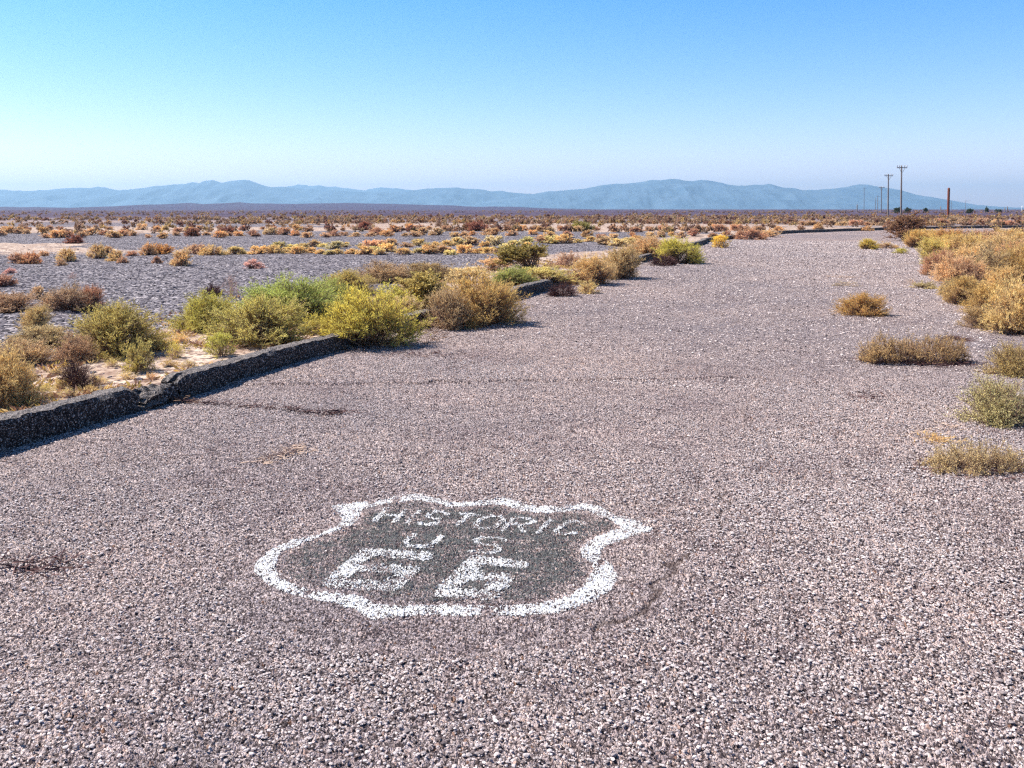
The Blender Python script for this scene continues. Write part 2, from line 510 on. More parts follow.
# loose gravel lying on the seal: real little stones, one uncountable mass
def ico():
    t = (1 + 5 ** .5) / 2
    v = np.array([(-1, t, 0), (1, t, 0), (-1, -t, 0), (1, -t, 0), (0, -1, t), (0, 1, t), (0, -1, -t), (0, 1, -t), (t, 0, -1), (t, 0, 1), (-t, 0, -1), (-t, 0, 1)], float)
    f = np.array([(0, 11, 5), (0, 5, 1), (0, 1, 7), (0, 7, 10), (0, 10, 11), (1, 5, 9), (5, 11, 4), (11, 10, 2), (10, 7, 6), (7, 1, 8), (3, 9, 4), (3, 4, 2), (3, 2, 6), (3, 6, 8), (3, 8, 9), (4, 9, 5), (2, 4, 11), (6, 2, 10), (8, 6, 7), (9, 8, 1)])
    return v / np.linalg.norm(v[0]), f
def make_stone_mat():
    nt = NT('loose_stone')
    col = nt.ramp(nt.attr('tone').outputs['Fac'], [(0, (.035, .026, .028)), (.24, (.14, .11, .11)), (.46, (.40, .342, .335)), (.85, (.56, .482, .468)), (.97, (.72, .645, .62)), (1, (.45, .24, .14))])
    b = nt.bsdf(col, .8, .25); nt.l(b.outputs[0], nt.out.inputs['Surface'])
    return nt.m
NST = 120000
g = np.random.default_rng(12)
ri = g.integers(0, len(rows), NST * 4); ci = g.integers(0, NT_, NST * 4)
sx_, sy_, sc_ = X[ri, ci], Y[ri, ci], coarse[ri, ci]
ok = (sy_ > 2.0) & (sy_ < 9.5) & (np.abs(sx_) < .8 + .66 * sy_) & (g.random(len(sx_)) < (.10 + .90 * sc_) * np.clip(4.2 / sy_, .25, 1) * (.25 + 1.2 * vnoise(sx_ * 1.7, sy_ * 1.7, 61))) & (np.hypot((sx_ + .23) / 1.0, (sy_ - 3.95) / .85) > 1)
ri, ci = ri[ok][:NST], ci[ok][:NST]
n = len(ri)
iv, if_ = ico()
size = np.clip(g.lognormal(math.log(.0038), .32, n), .0022, .0085)
scl = size[:, None] * np.c_[g.uniform(.75, 1.35, n), g.uniform(.75, 1.35, n), g.uniform(.35, .65, n)]
ang = g.uniform(0, 6.28, n)
sv_ = iv[None] * (1 + g.uniform(-.22, .22, (n, 12, 1))) * scl[:, None]
ca, sa = np.cos(ang)[:, None], np.sin(ang)[:, None]
sv_ = np.stack([sv_[..., 0] * ca - sv_[..., 1] * sa, sv_[..., 0] * sa + sv_[..., 1] * ca, sv_[..., 2]], -1)
sv_ += np.stack([X[ri, ci] + g.uniform(-.004, .004, n), Y[ri, ci], Z[ri, ci] + .0125 + size * .05], -1)[:, None]
st_tone = np.repeat(np.clip(g.beta(2.2, 1.9, n), 0, 1), 12)
me = mesh_np('loose_gravel', sv_.reshape(-1, 3), (if_[None] + (np.arange(n) * 12)[:, None, None]).reshape(-1, 3), [make_stone_mat()], attrs={'tone': st_tone})
tag(link('loose_gravel', me), 'loose pinkish grey gravel lying on the worn road seal', 'gravel', kind='stuff')
print('stones', n)

# ------------------------------------------------------------------ painted shield on the road
outer_px = [(328.8, 509.3), (358.9, 505.5), (380, 503.3), (397.5, 499.7), (419, 496.9), (432, 499.7), (449, 504.6), (461.5, 505.5), (489.4, 502.5), (504.4, 499), (515, 502.9), (530, 508), (560, 509.3), (588, 506.1), (603, 510.4), (616, 518), (633, 522.2), (654.8, 533), (627, 541.6), (605.4, 549), (602, 554.4), (602, 561), (612, 567), (618.3, 580), (609.7, 595.3), (590.4, 607), (560, 616.7), (526, 621), (493.7, 620), (461.5, 620), (423, 619), (393, 621), (369.6, 624.5), (352.5, 613.5), (333, 607), (305, 601.7), (281.6, 596.3), (264.4, 587.7), (253.6, 578), (253.6, 568.4), (268.7, 554.4), (292.3, 543.7), (316, 538.5), (336, 530), (341, 523), (337.4, 516)]
inner_px = [(363, 513), (380, 508), (397.5, 505), (419, 503.3), (436, 507.2), (450, 510.4), (472, 509.2), (493.7, 507.6), (504.4, 508.3), (523.8, 514.8), (547.4, 516), (581.8, 512.8), (594.7, 518), (612, 524.4), (620, 531), (599, 538.3), (586, 545.9), (578.6, 552.3), (581.8, 561), (592.5, 567.3), (590.4, 578), (581.8, 591), (560.3, 603.9), (532.4, 607.7), (495.9, 611), (461.5, 609), (423, 608.4), (393, 610.3), (376, 607), (358.9, 599), (333, 595.6), (313.8, 594.4), (298.7, 591), (281.6, 582.4), (276.2, 569.5), (281.6, 556.6), (307.3, 545.9), (337.4, 534.5), (356.7, 526.5), (361, 518)]
outer = [gp(*q) for q in outer_px]; inner = [gp(*q) for q in inner_px]
bx0, bx1 = min(p[0] for p in outer) - .1, max(p[0] for p in outer) + .1
by0, by1 = min(p[1] for p in outer) - .1, max(p[1] for p in outer) + .1
box = (X > bx0) & (X < bx1) & (Y > by0) & (Y < by1)
rsel = np.where(box.any(1))[0]; csel = np.where(box.any(0))[0]
r0, r1, c0, c1 = rsel[0], rsel[-1] + 1, csel[0], csel[-1] + 1
Xs, Ys = X[r0:r1, c0:c1], Y[r0:r1, c0:c1]
jx = (vnoise(Xs * 40, Ys * 40, 51) - .5) * .012; jy = (vnoise(Xs * 40, Ys * 40, 53) - .5) * .012
in_o = poly_mask(Xs + jx, Ys + jy, outer); in_i = poly_mask(Xs + jx, Ys + jy, inner)
def poly_dist(poly):
    d = np.full(Xs.shape, 9.0)
    for i in range(len(poly)): d = np.minimum(d, seg_dist(Xs + jx, Ys + jy, poly[i], poly[(i + 1) % len(poly)]))
    return d
d_o, d_i = poly_dist(outer), poly_dist(inner)
white_m = in_o & ~in_i
# brush gaps in the outline, as worn on the road
for q in [((318, 537), 4), ((396, 503), 5), ((308, 597), 4), ((601, 565.5), 4), ((486, 616), 6), ((372, 505), 4)]:
    c = gp(*q[0]); px_m = (c[1] * CP + CAM_H * SP) / FPX
    white_m &= np.hypot(Xs - c[0], (Ys - c[1]) / 2.2) > q[1] * px_m * .8
white_e = np.clip(np.minimum(d_o, d_i) / .03, 0, 1)

strokes = []
def st(pts, w):
    g = [gp(*q) for q in pts]
    for a, b in zip(g[:-1], g[1:]): strokes.append((a, b, w))
# lettering: unit strokes, sheared with the shield
GL = {'H': [[(0, 0), (0, 1)], [(1, 0), (1, 1)], [(0, .5), (1, .5)]], 'I': [[(.5, 0), (.5, 1)]],
      'S': [[(1, .86), (.75, 1), (.2, 1), (0, .78), (.15, .56), (.85, .44), (1, .22), (.8, 0), (.2, 0), (0, .14)]],
      'T': [[(.5, 0), (.5, 1)], [(0, 1), (1, 1)]],
      'O': [[(.25, 0), (0, .25), (0, .75), (.25, 1), (.75, 1), (1, .75), (1, .25), (.75, 0), (.25, 0)]],
      'R': [[(0, 0), (0, 1), (.75, 1), (1, .8), (.8, .55), (0, .5)], [(.4, .5), (1, 0)]],
      'C': [[(1, .82), (.75, 1), (.25, 1), (0, .75), (0, .25), (.25, 0), (.75, 0), (1, .18)]]}
for ch, xa, xb in [('H', 374, 394), ('I', 402, 412), ('S', 418, 436), ('T', 446, 466), ('O', 472, 493), ('R', 502, 524), ('I', 533, 543), ('C', 553, 573)]:
    for pl in GL[ch]:
        st([(xa + u * (xb - xa) + v * 13, 524.5 + (xa + u * (xb - xa) - 374) / 199 * 13.5 - v * 12.5) for u, v in pl], .019)
st([(414.7, 538.3), (405, 546), (409, 550), (428, 551), (434, 547), (441, 540.2)], .020)                       # U
st([(506, 544), (499, 541.4), (483, 541), (475, 544), (480, 547.6), (496, 549.6), (500, 553.4), (491, 556.8), (470, 555.5)], .0175)   # S
# 6 6
for q in ([(424, 560), (367, 556.5), (333, 586)], [(333, 587.5), (391, 590.5), (409, 574.5)], [(409, 573.5), (350, 571.5)], [(340, 580), (352, 572)]): st(q, .050)
for q in ([(518, 568.5), (478, 563.5), (444, 596)], [(443, 597.5), (491, 599), (503, 583)], [(503, 582), (462, 578.5)], [(449, 590), (463, 579)]): st(q, .050)
d_l = np.full(Xs.shape, 9.0)
for a, b, w in strokes: d_l = np.minimum(d_l, seg_dist(Xs + jx * .8, Ys + jy * .8, a, b) / w)
let_m = (d_l < 1) & in_i
let_e = np.clip((1 - d_l) * 2.2, 0, 1)
black_m = in_i & (d_i > .006)
cxs, cys = gp(470, 545)
black_e = np.clip(1.15 - np.hypot((Xs - cxs) / .95, (Ys - cys) / .9) ** 2 * .75, 0, 1) * np.clip(d_i / .05, .3, 1)

def paint(name, mask, e, mat, dz, parent):
    q = np.stack([ids[r0:r1 - 1, c0:c1 - 1], ids[r0:r1 - 1, c0 + 1:c1], ids[r0 + 1:r1, c0 + 1:c1], ids[r0 + 1:r1, c0:c1 - 1]], -1)
    fm = mask[:-1, :-1] & mask[1:, 1:]
    q = q[fm]
    u = np.unique(q)
    rm = np.zeros(X.size, np.int64); rm[u] = np.arange(len(u))
    vv = V.reshape(-1, 3)[u].copy(); vv[:, 2] += dz
    ef = np.zeros(X.shape, np.float32); ef[r0:r1, c0:c1] = e
    me = mesh_np(name, vv, rm[q], [mat], smooth=True, attrs={'coarse': coarse.ravel()[u], 'edge': ef.ravel()[u]})
    return link(name, me, parent)
shield = tag(empty('painted_shield', (0, 0, 0)), 'worn white highway shield painted on the road, reading HISTORIC US 66', 'road marking')
paint('dark_field', black_m, black_e, M_BLACK, .0012, shield)
paint('outline', white_m, white_e, M_WHITE, .0024, shield)
paint('lettering', let_m, let_e, M_LETTER, .0036, shield)

# ------------------------------------------------------------------ ground
def road_coords(x, y):
    """signed distance past the left edge (positive = off the road to the left) and past the right edge"""
    best = np.full(x.shape, 1e9); sgn = np.zeros(x.shape); ss = np.zeros(x.shape)
    pts = LP[::3]; sg = seg[::3]
    for i in range(len(pts) - 1):
        a, b = pts[i], pts[i + 1]
        dx, dy = b - a
        L2 = dx * dx + dy * dy
        t = ((x - a[0]) * dx + (y - a[1]) * dy) / L2
        tlo = -1e9 if i == 0 else 0; thi = 1e9 if i == len(pts) - 2 else 1
        t = np.clip(t, tlo, thi)
        d = np.hypot(x - a[0] - t * dx, y - a[1] - t * dy)
        cr = (dx * (y - a[1]) - dy * (x - a[0]))
        m = d < best
        best[m] = d[m]; sgn[m] = np.sign(cr)[m]; ss[m] = (sg[i] + np.clip(t, -50, 50) * (sg[i + 1] - sg[i]))[m]
    left = best * sgn                     # + left, - right
    right = -left - W_at(ss)              # + beyond the right edge
    return left, right, ss

def ground_z(x, y, left=None, right=None):
    if left is None: left, right, _ = road_coords(x, y)
    r = np.hypot(x, y)
    bumps = (fbm(x * .9, y * .9, 71, 4) - .47) * .16 + (fbm(x * .12, y * .12, 81, 3) - .44) * .35 * smooth01((r - 10) / 40)
    zl = .085 + bumps * smooth01((left - .25) / 1.2) + .01
    zr = -.035 + .05 * smooth01((right + .2) / .5) + (fbm(x * 2.2, y * 2.2, 91, 4) - .47) * .10 * smooth01((right + .6) / .8) + bumps * .8 * smooth01((right - .3) / 1.5)
    z = np.where(left > .13, zl, np.where(right > -.9, zr, -.16))
    z = np.where((left > -.06) & (left <= .13), -.06, z)
    z = np.where((left < -.06) & (right < -.75), -.16, z)
    return z

def graded(n, a, lim, c=0.0):
    t = np.linspace(-math.asinh(lim / a), math.asinh(lim / a), n)
    return c + a * np.sinh(t)
gx = graded(620, 7.0, 14000)
gy = np.r_[np.arange(-40, 2, 2.0), 2 + 5 * np.sinh(np.linspace(0, math.asinh(14000 / 5.0), 620))]
GX, GY = np.meshgrid(gx, gy)
left, right, ss = road_coords(GX, GY)
GZ = ground_z(GX, GY, left, right)
GZ = np.where(np.hypot(GX, GY) > 1500, -.05, GZ)
# sand / gravel zones
def sand_of(x, y, left, right):
    wob = (fbm(x * .35, y * .35, 101, 3) - .44)
    verge = 1 - smooth01((left - 1.9 - wob * 5 - np.clip(ss_like(y) * .03, 0, 1.0)) / .9)
    stripes = smooth01((fbm(x * .022, y * .10, 111, 4) - .47) / .09) * smooth01((y - 22) / 14) * .72
    rv = np.where(right > -1.2, .8, 0)
    return np.clip(np.where(left > 0, np.maximum(verge, stripes), np.maximum(rv, stripes)), 0, 1)
def ss_like(y): return np.clip(y - 10, 0, 40)
sand = sand_of(GX, GY, left, right)
far = smooth01((np.hypot(GX, GY) - 60) / 110)
gi = np.arange(GX.size).reshape(GX.shape)
gq = np.stack([gi[:-1, :-1], gi[:-1, 1:], gi[1:, 1:], gi[1:, :-1]], -1).reshape(-1, 4)
g_me = mesh_np('ground', np.stack([GX, GY, GZ], -1).reshape(-1, 3), gq, [M_GROUND], smooth=True, attrs={'sand': sand.ravel(), 'far': far.ravel(), 'plain': smooth01((np.hypot(GX, GY) - 110) / 120).ravel()})
tag(link('ground', g_me), kind='structure')

# desert pavement: dark stones lying on the plain left of the road, and grit strewn over the far part of the road
def strew(name, x, y, z, size, flat, tone, label, mat, seed):
    g = np.random.default_rng(seed)
    n = len(x)
    scl = size[:, None] * np.c_[g.uniform(.7, 1.3, n), g.uniform(.7, 1.3, n), g.uniform(*flat, n)]
    v = OCT[None] * (1 + g.uniform(-.28, .28, (n, 6, 1))) * scl[:, None]
    a = g.uniform(0, 6.28, n); ca, sa = np.cos(a)[:, None], np.sin(a)[:, None]
    v = np.stack([v[..., 0] * ca - v[..., 1] * sa, v[..., 0] * sa + v[..., 1] * ca, v[..., 2]], -1) + np.stack([x, y, z], -1)[:, None]
    f = (OCTF[None] + (np.arange(n) * 6)[:, None, None]).reshape(-1, 3)
    tag(link(name, mesh_np(name, v.reshape(-1, 3), f, [mat], attrs={'tone': np.repeat(tone, 6)})), label, 'gravel', kind='stuff')
OCT = np.array([(1, 0, 0), (-.5, .86, 0), (-.5, -.86, 0), (.5, .4, .8), (-.6, .1, .9), (.1, -.6, .8)], float)
OCTF = np.array([(3, 4, 5), (0, 1, 3), (1, 4, 3), (1, 2, 4), (2, 5, 4), (2, 0, 5), (0, 3, 5), (0, 2, 1)])
g = np.random.default_rng(88)
nn = 240000
yy_ = 7 + 50 * g.random(nn) ** 1.5; xx_ = g.uniform(-1, .45, nn) * (.72 * yy_ + 2)
l_, r_, s_ = road_coords(xx_, yy_)
sa_ = sand_of(xx_, yy_, l_, r_)
k = (l_ > .6) & (g.random(nn) < np.where(sa_ > .5, .10, .95))
xx_, yy_, sa_ = xx_[k], yy_[k], sa_[k]
nt = NT('desert_pavement_stone')
b_ = nt.bsdf(nt.ramp(nt.attr('tone').outputs['Fac'], [(0, (.018, .015, .020)), (.4, (.085, .073, .086)), (.75, (.21, .185, .20)), (1, (.52, .47, .47))]), .8, .25)
nt.l(b_.outputs[0], nt.out.inputs['Surface'])
strew('desert_pavement', xx_, yy_, ground_z(xx_, yy_) - .004, np.clip(g.lognormal(math.log(.016), .38, len(xx_)), .008, .05), (.3, .65), g.beta(1.6, 1.9, len(xx_)), 'dark purplish stones paving the open plain beyond the curb', nt.m, 89)
nn = 90000
ss_ = 8 + 40 * g.random(nn) ** 1.35
Pq, Nq, Tq = L_at(ss_)
q_ = Pq + Nq * (g.random(nn) * W_at(ss_))[:, None]
nt = NT('road_grit')
b_ = nt.bsdf(nt.ramp(nt.attr('tone').outputs['Fac'], [(0, (.04, .03, .03)), (.22, (.16, .12, .115)), (.45, (.46, .37, .345)), (1, (.72, .62, .58))]), .8, .25)
nt.l(b_.outputs[0], nt.out.inputs['Surface'])
zz_ = (vnoise(q_[:, 0] * .8, q_[:, 1] * .8, 5) * .014 + vnoise(q_[:, 0] * 2.5, q_[:, 1] * 2.5, 9) * .006) * np.clip(1 - (ss_ - 20) / 20, .2, 1) + .008
strew('road_grit', q_[:, 0], q_[:, 1], zz_, np.clip(g.lognormal(math.log(.0085), .35, nn) * (1 + (ss_ - 8) / 30), .005, .032), (.3, .7), g.beta(1.5, 1.5, nn), 'fine grit strewn over the road into the distance', nt.m, 90)

# ------------------------------------------------------------------ curbs
def curb(s0, s1, label, h=.205, th=.2, step=.02, seed=1, dx=0.0, rough=.0085, group=None):
    n = max(6, int((s1 - s0) / step))
    s = np.linspace(s0, s1, n)
    P, N, T = L_at(s)
    prof = []
    m = 7
    for t in np.linspace(0, 1, m): prof.append((0.012 - .016 * t, -.06 + t * (h + .03)))      # road face
    for t in np.linspace(0, 1, 7)[0:]: prof.append((-.02 - t * (th - .04), h + .006 * math.sin(t * math.pi)))
    for t in np.linspace(0, 1, m): prof.append((-th + .004 * t, h - .03 - t * (h + .03)))
    prof = np.array(prof)
    S, K = np.meshgrid(s, np.arange(len(prof)), indexing='ij')
    off = prof[:, 0][None] + (vnoise(S * 16, K * 1.3, seed) - .5) * 2 * rough + (vnoise(S * 45, K * 2.1, seed + 3) - .5) * rough * 1.6
    zz = prof[:, 1][None] + (vnoise(S * 14, K * 1.1, seed + 7) - .5) * 2 * rough + (vnoise(S * 40, K * 2.1, seed + 9) - .5) * rough + (vnoise(S * .9, S * 0, seed + 11) - .5) * .025
    # crumbled ends
    e = np.minimum(S - s0, s1 - S)
    crumble = np.clip(1 - e / (.10 + .06 * vnoise(S * 9, K * .8, seed + 13)), 0, 1)
    zz = np.where(zz > .02, zz * (1 - .25 * crumble ** 2), zz)
    xy = P[:, None] + N[:, None] * (off + dx)[..., None]
    xy = xy + T[:, None] * ((vnoise(K * 1.7, S * 0 + seed, seed + 15) - .5) * .08 * (crumble > 0))[..., None]
    v = np.concatenate([xy, zz[..., None]], -1)
    k = len(prof)
    i = np.arange(n * k).reshape(n, k)
    q = np.stack([i[:-1, :-1], i[1:, :-1], i[1:, 1:], i[:-1, 1:]], -1).reshape(-1, 4)
    caps = []
    for row in (0, n - 1):
        for a in range(k // 2 - (0 if k % 2 else 0)):
            b = k - 1 - a
            if b - 1 > a + 1 or b - 1 >= a + 1:
                caps.append([i[row, a], i[row, a + 1], i[row, b - 1], i[row, b]])
    caps = [c for c in caps if len(set(c)) == 4]
    q = np.vstack([q, np.array(caps)])
    o = link('asphalt_curb', mesh_np('asphalt_curb', v.reshape(-1, 3), q, [M_CURB], smooth=False))
    tag(o, label, 'curb', group or 'low asphalt curbs edging the road')
    return o
S = curb_s_at_px
sA, sB, sC, sD = S(139), S(143), S(176), S(180)
curb(-3.5, sA, 'long dark aggregate curb cut off by the frame, ending at a broken gap', seed=11, step=.016)
curb(sB, sC, 'short broken lump of curb crumbling between two long curb lengths', h=.150, seed=23, dx=.02, rough=.026, step=.014, th=.24)
curb(sD, S(366), 'clean long curb length below the big green shrubs, ending behind the bright yellow shrub', seed=37, step=.018)
curb(S(404), S(437), 'stub of curb showing between the bright yellow shrub and the tan shrub', seed=41)
curb(S(452), S(553), 'curb length running from the tan shrub to the small maroon dead shrub', seed=53, step=.025)
curb(S(559), S(640), 'curb length almost wholly covered by golden tan shrubs', seed=61, step=.03)
curb(S(642), S(738), 'curb length with a small yellow shrub growing on its middle', seed=71, step=.04)
curb(S(741), S_MAX - .5, 'distant curb curving across the end of the road where it bends away', seed=83, step=.10, h=.2)

# ------------------------------------------------------------------ shrubs
def norm(v): return v / (np.linalg.norm(v, axis=-1, keepdims=True) + 1e-9)

def tubes(p0, p1, r0, r1, k=3):
    """tapered 3-sided twigs between point arrays"""
    n = len(p0)
    d = norm(p1 - p0)
    ref = np.where(np.abs(d[:, 2:3]) > .9, np.array([[1., 0, 0]]), np.array([[0, 0, 1.]]))
    u = norm(np.cross(d, ref)); w = np.cross(d, u)
    ring = []
    for p, r in ((p0, r0), (p1, r1)):
        r = np.broadcast_to(np.asarray(r, float).reshape(-1, 1), (n, 1))
        for j in range(k):
            a = 2 * math.pi * j / k
            ring.append(p + (u * math.cos(a) + w * math.sin(a)) * r)
    v = np.stack(ring, 1)                              # n, 2k, 3
    b = np.arange(n)[:, None] * 2 * k
    f = [np.concatenate([b + j, b + (j + 1) % k, b + k + (j + 1) % k, b + k + j], 1) for j in range(k)]
    return v.reshape(-1, 3), np.concatenate(f, 0)

def leaves(pos, d, L, Wd, g):
    n = len(pos)
    out = norm(pos * np.array([1, 1, .6]) + 1e-6) * .7 + np.array([0, 0, .7]) + g.normal(0, .55, (n, 3))
    side = norm(np.cross(norm(out), d))
    L = L.reshape(-1, 1); Wd = Wd.reshape(-1, 1)
    v = np.stack([pos, pos + d * L * .45 + side * Wd * .5, pos + d * L, pos + d * L * .45 - side * Wd * .5], 1)
    f = np.arange(n * 4).reshape(n, 4)
    return v.reshape(-1, 3), f

def bush(seed, nst=110, ntw=9, nlf=8, leaf=.03, lw=.30, rx=.5, ry=.5, h=.6, lumps=9, spread=.38, upright=.4, low=.06, stem_r=.004, tw_len=(.07, .18), dens_in=.35, minel=4, pw=2.0, row_=False):
    """returns (leaf verts, faces, tone, inner, stem verts, faces): dome about 1 m wide, 0.6 m tall"""
    g = np.random.default_rng(seed)
    az = g.uniform(0, 2 * math.pi, lumps); el = np.radians(g.uniform(minel, 86, lumps))
    az = az * .4 + np.linspace(0, 2 * math.pi, lumps, endpoint=False) * 1.0 + .6 * g.uniform(-1, 1, lumps)
    ld = np.stack([np.cos(el) * np.cos(az), np.cos(el) * np.sin(az), np.sin(el)], 1)
    la = g.uniform(.78, 1.12, lumps)
    ltone = g.uniform(-.18, .18, lumps)
    j = g.integers(0, lumps, nst)
    d = norm(ld[j] + g.normal(0, spread, (nst, 3)))
    d[:, 2] = np.abs(d[:, 2]) + low; d = norm(d)
    rad = (np.abs(d[:, 0] / rx) ** pw + np.abs(d[:, 1] / ry) ** pw + np.abs(d[:, 2] / h) ** pw) ** (-1 / pw)
    end = d * (rad * la[j] * g.uniform(.72, 1.04, nst))[:, None]
    if row_:
        ux = g.uniform(-1, 1, nst); uy = g.uniform(-1, 1, nst)
        j = np.clip(((ux + 1) / 2 * lumps).astype(int), 0, lumps - 1)
        end = np.c_[ux * rx * .95, uy * ry * np.sqrt(1 - ux ** 2 * .6), h * g.uniform(.22, 1.0, nst) * (1 - np.abs(ux) ** 7 * .5) * (1 - uy ** 4 * .5) * la[j]]
    b = np.c_[g.normal(0, .05 * rx / .5, nst), g.normal(0, .05 * ry / .5, nst), np.zeros(nst)]
    b[:, :2] += end[:, :2] * (np.array([.86, .5]) if row_ else .12)
    ctrl = b + (end - b) * np.array([.42, .42, .42 + upright * .45])
    def bez(t, idx):
        t = t[:, None]
        return (1 - t) ** 2 * b[idx] + 2 * t * (1 - t) * ctrl[idx] + t * t * end[idx]
    def tang(t, idx):
        t = t[:, None]
        return norm(2 * (1 - t) * (ctrl[idx] - b[idx]) + 2 * t * (end[idx] - ctrl[idx]))
    I = np.arange(nst)
    sv, sf, o = [], [], 0
    kn = [0, .35, .7, 1.0]
    for a, c in zip(kn[:-1], kn[1:]):
        v, f = tubes(bez(np.full(nst, a), I), bez(np.full(nst, c), I), stem_r * (1.25 - a), stem_r * (1.25 - c))
        sv.append(v); sf.append(f + o); o += len(v)
    # twigs
    ti = np.repeat(I, ntw)
    tt = g.uniform(dens_in, 1.0, len(ti)) ** .8
    tp = bez(tt, ti)
    td = norm(tang(tt, ti) + g.normal(0, .55, (len(ti), 3)) + np.array([0, 0, .25 + upright * .3]))
    tl = g.uniform(*tw_len, len(ti))
    te = tp + td * tl[:, None]
    te[:, 2] = np.maximum(te[:, 2], .01)
    v, f = tubes(tp, te, stem_r * .55, stem_r * .28)
    sv.append(v); sf.append(f + o); o += len(v)
    if nlf:
        li = np.repeat(np.arange(len(ti)), nlf)
        lt = g.uniform(.15, 1.05, len(li))
        lp = tp[li] + (te - tp)[li] * lt[:, None] + g.normal(0, .006, (len(li), 3))
        lp[:, 2] = np.maximum(lp[:, 2], .006)
        ldir = norm(td[li] + g.normal(0, .7, (len(li), 3)) + np.array([0, 0, .2]))
        L = leaf * g.uniform(.6, 1.4, len(li))
        lv, lf = leaves(lp, ldir, L, L * lw * g.uniform(.8, 1.2, len(li)), g)
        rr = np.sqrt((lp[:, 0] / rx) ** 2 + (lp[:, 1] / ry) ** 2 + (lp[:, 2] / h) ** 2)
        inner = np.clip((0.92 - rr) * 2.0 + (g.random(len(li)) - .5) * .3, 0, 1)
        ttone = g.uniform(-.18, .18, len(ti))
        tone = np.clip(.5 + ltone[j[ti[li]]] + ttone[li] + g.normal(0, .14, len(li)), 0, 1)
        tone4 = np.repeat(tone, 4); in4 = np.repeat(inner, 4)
    else:
        lv = np.zeros((0, 3)); lf = np.zeros((0, 4), int); tone4 = np.zeros(0); in4 = np.zeros(0)
    return lv, lf, tone4, in4, np.vstack(sv), np.vstack(sf)

PROTO = {}
def extents(v):
    a = np.percentile(v, 1.0, axis=0); b = np.percentile(v, 99.0, axis=0)
    return max(b[0] - a[0], .2), max(np.percentile(v[:, 2], 99.3), .1)
def proto(key, stem_mat=M_STEM, **kw):
    lv, lf, tone, inner, sv, sf = bush(**kw)
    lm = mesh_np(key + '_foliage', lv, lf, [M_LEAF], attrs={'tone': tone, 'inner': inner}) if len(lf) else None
    sm = mesh_np(key + '_stems', sv, sf, [stem_mat])
    PROTO[key] = (lm, sm, *extents(lv if len(lv) > 400 else sv))
def whole(key, stem_mat=M_STEM, **kw):
    lv, lf, tone, inner, sv, sf = bush(**kw)
    v = np.vstack([lv, sv]); f = np.vstack([lf, sf + len(lv)])
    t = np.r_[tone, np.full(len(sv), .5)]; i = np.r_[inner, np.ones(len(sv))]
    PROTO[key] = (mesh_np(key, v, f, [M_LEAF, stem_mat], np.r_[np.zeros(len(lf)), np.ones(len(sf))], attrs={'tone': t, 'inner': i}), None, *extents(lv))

for i in range(3):
    proto(f'dense{i}', seed=10 + i, nst=210, ntw=12, nlf=14, leaf=.030, lw=.17, lumps=12, spread=.32)
for i in range(2):
    proto(f'fluffy{i}', seed=20 + i, nst=220, ntw=12, nlf=13, leaf=.034, lw=.15, lumps=16, spread=.30, upright=.75)
for i in range(2):
    proto(f'twiggy{i}', seed=30 + i, nst=210, ntw=12, nlf=8, leaf=.030, lw=.17, lumps=10, spread=.42, upright=.55, stem_r=.0045)
for i in range(3):
    proto(f'gold{i}', seed=40 + i, nst=200, ntw=11, nlf=14, leaf=.032, lw=.18, lumps=14, spread=.26, upright=.5)
proto('wide0', seed=50, nst=330, ntw=10, nlf=7, leaf=.022, lw=.28, rx=1.0, ry=.36, h=.40, lumps=22, spread=.34, upright=.7, low=.1, row_=True)
proto('wide1', seed=51, nst=280, ntw=10, nlf=7, leaf=.022, lw=.26, rx=.9, ry=.45, h=.36, lumps=20, spread=.36, upright=.6, low=.1, row_=True)
proto('airy0', seed=52, nst=280, ntw=12, nlf=9, leaf=.019, lw=.24, rx=.5, ry=.5, h=.52, lumps=12, spread=.45, upright=.8)
proto('small0', seed=55, nst=70, ntw=9, nlf=8, leaf=.050, lw=.3, lumps=7, spread=.4, upright=.7)
proto('small1', seed=56, nst=70, ntw=9, nlf=7, leaf=.050, lw=.26, lumps=8, spread=.35, upright=.6)
proto('creo0', seed=60, nst=60, ntw=13, nlf=9, leaf=.040, lw=.42, lumps=9, spread=.30, upright=.9, h=.62, stem_r=.007, dens_in=.5, minel=25, low=.2)
proto('creo1', M_STEM_DARK, seed=61, nst=70, ntw=14, nlf=8, leaf=.036, lw=.42, lumps=9, spread=.32, upright=.9, h=.75, stem_r=.008, dens_in=.45, minel=20, low=.15)
proto('dead0', M_STEM_DARK, seed=70, nst=100, ntw=16, nlf=1, leaf=.02, lw=.3, lumps=9, spread=.4, upright=.8, stem_r=.006, tw_len=(.09, .24))
proto('dead1', M_PALE, seed=71, nst=40, ntw=12, nlf=2, leaf=.03, lw=.3, lumps=7, spread=.4, upright=.9, stem_r=.005, tw_len=(.08, .2))
proto('grass0', M_PALE, seed=80, nst=80, ntw=3, nlf=4, leaf=.11, lw=.10, lumps=9, spread=.5, upright=1.0, h=.5, dens_in=.1, tw_len=(.10, .25))
proto('grass1', M_PALE, seed=81, nst=60, ntw=3, nlf=5, leaf=.10, lw=.14, lumps=7, spread=.6, upright=.7, h=.35, dens_in=.1, tw_len=(.10, .25))
for i in range(4):
    whole(f'mid{i}', seed=90 + i, nst=90, ntw=8, nlf=9, leaf=.055, lw=.30, lumps=8 + i, spread=.32, upright=.5, stem_r=.008)
for i in range(3):
    whole(f'far{i}', seed=100 + i, nst=44, ntw=6, nlf=8, leaf=.09, lw=.40, lumps=7 + i, spread=.35, upright=.5, stem_r=.012)

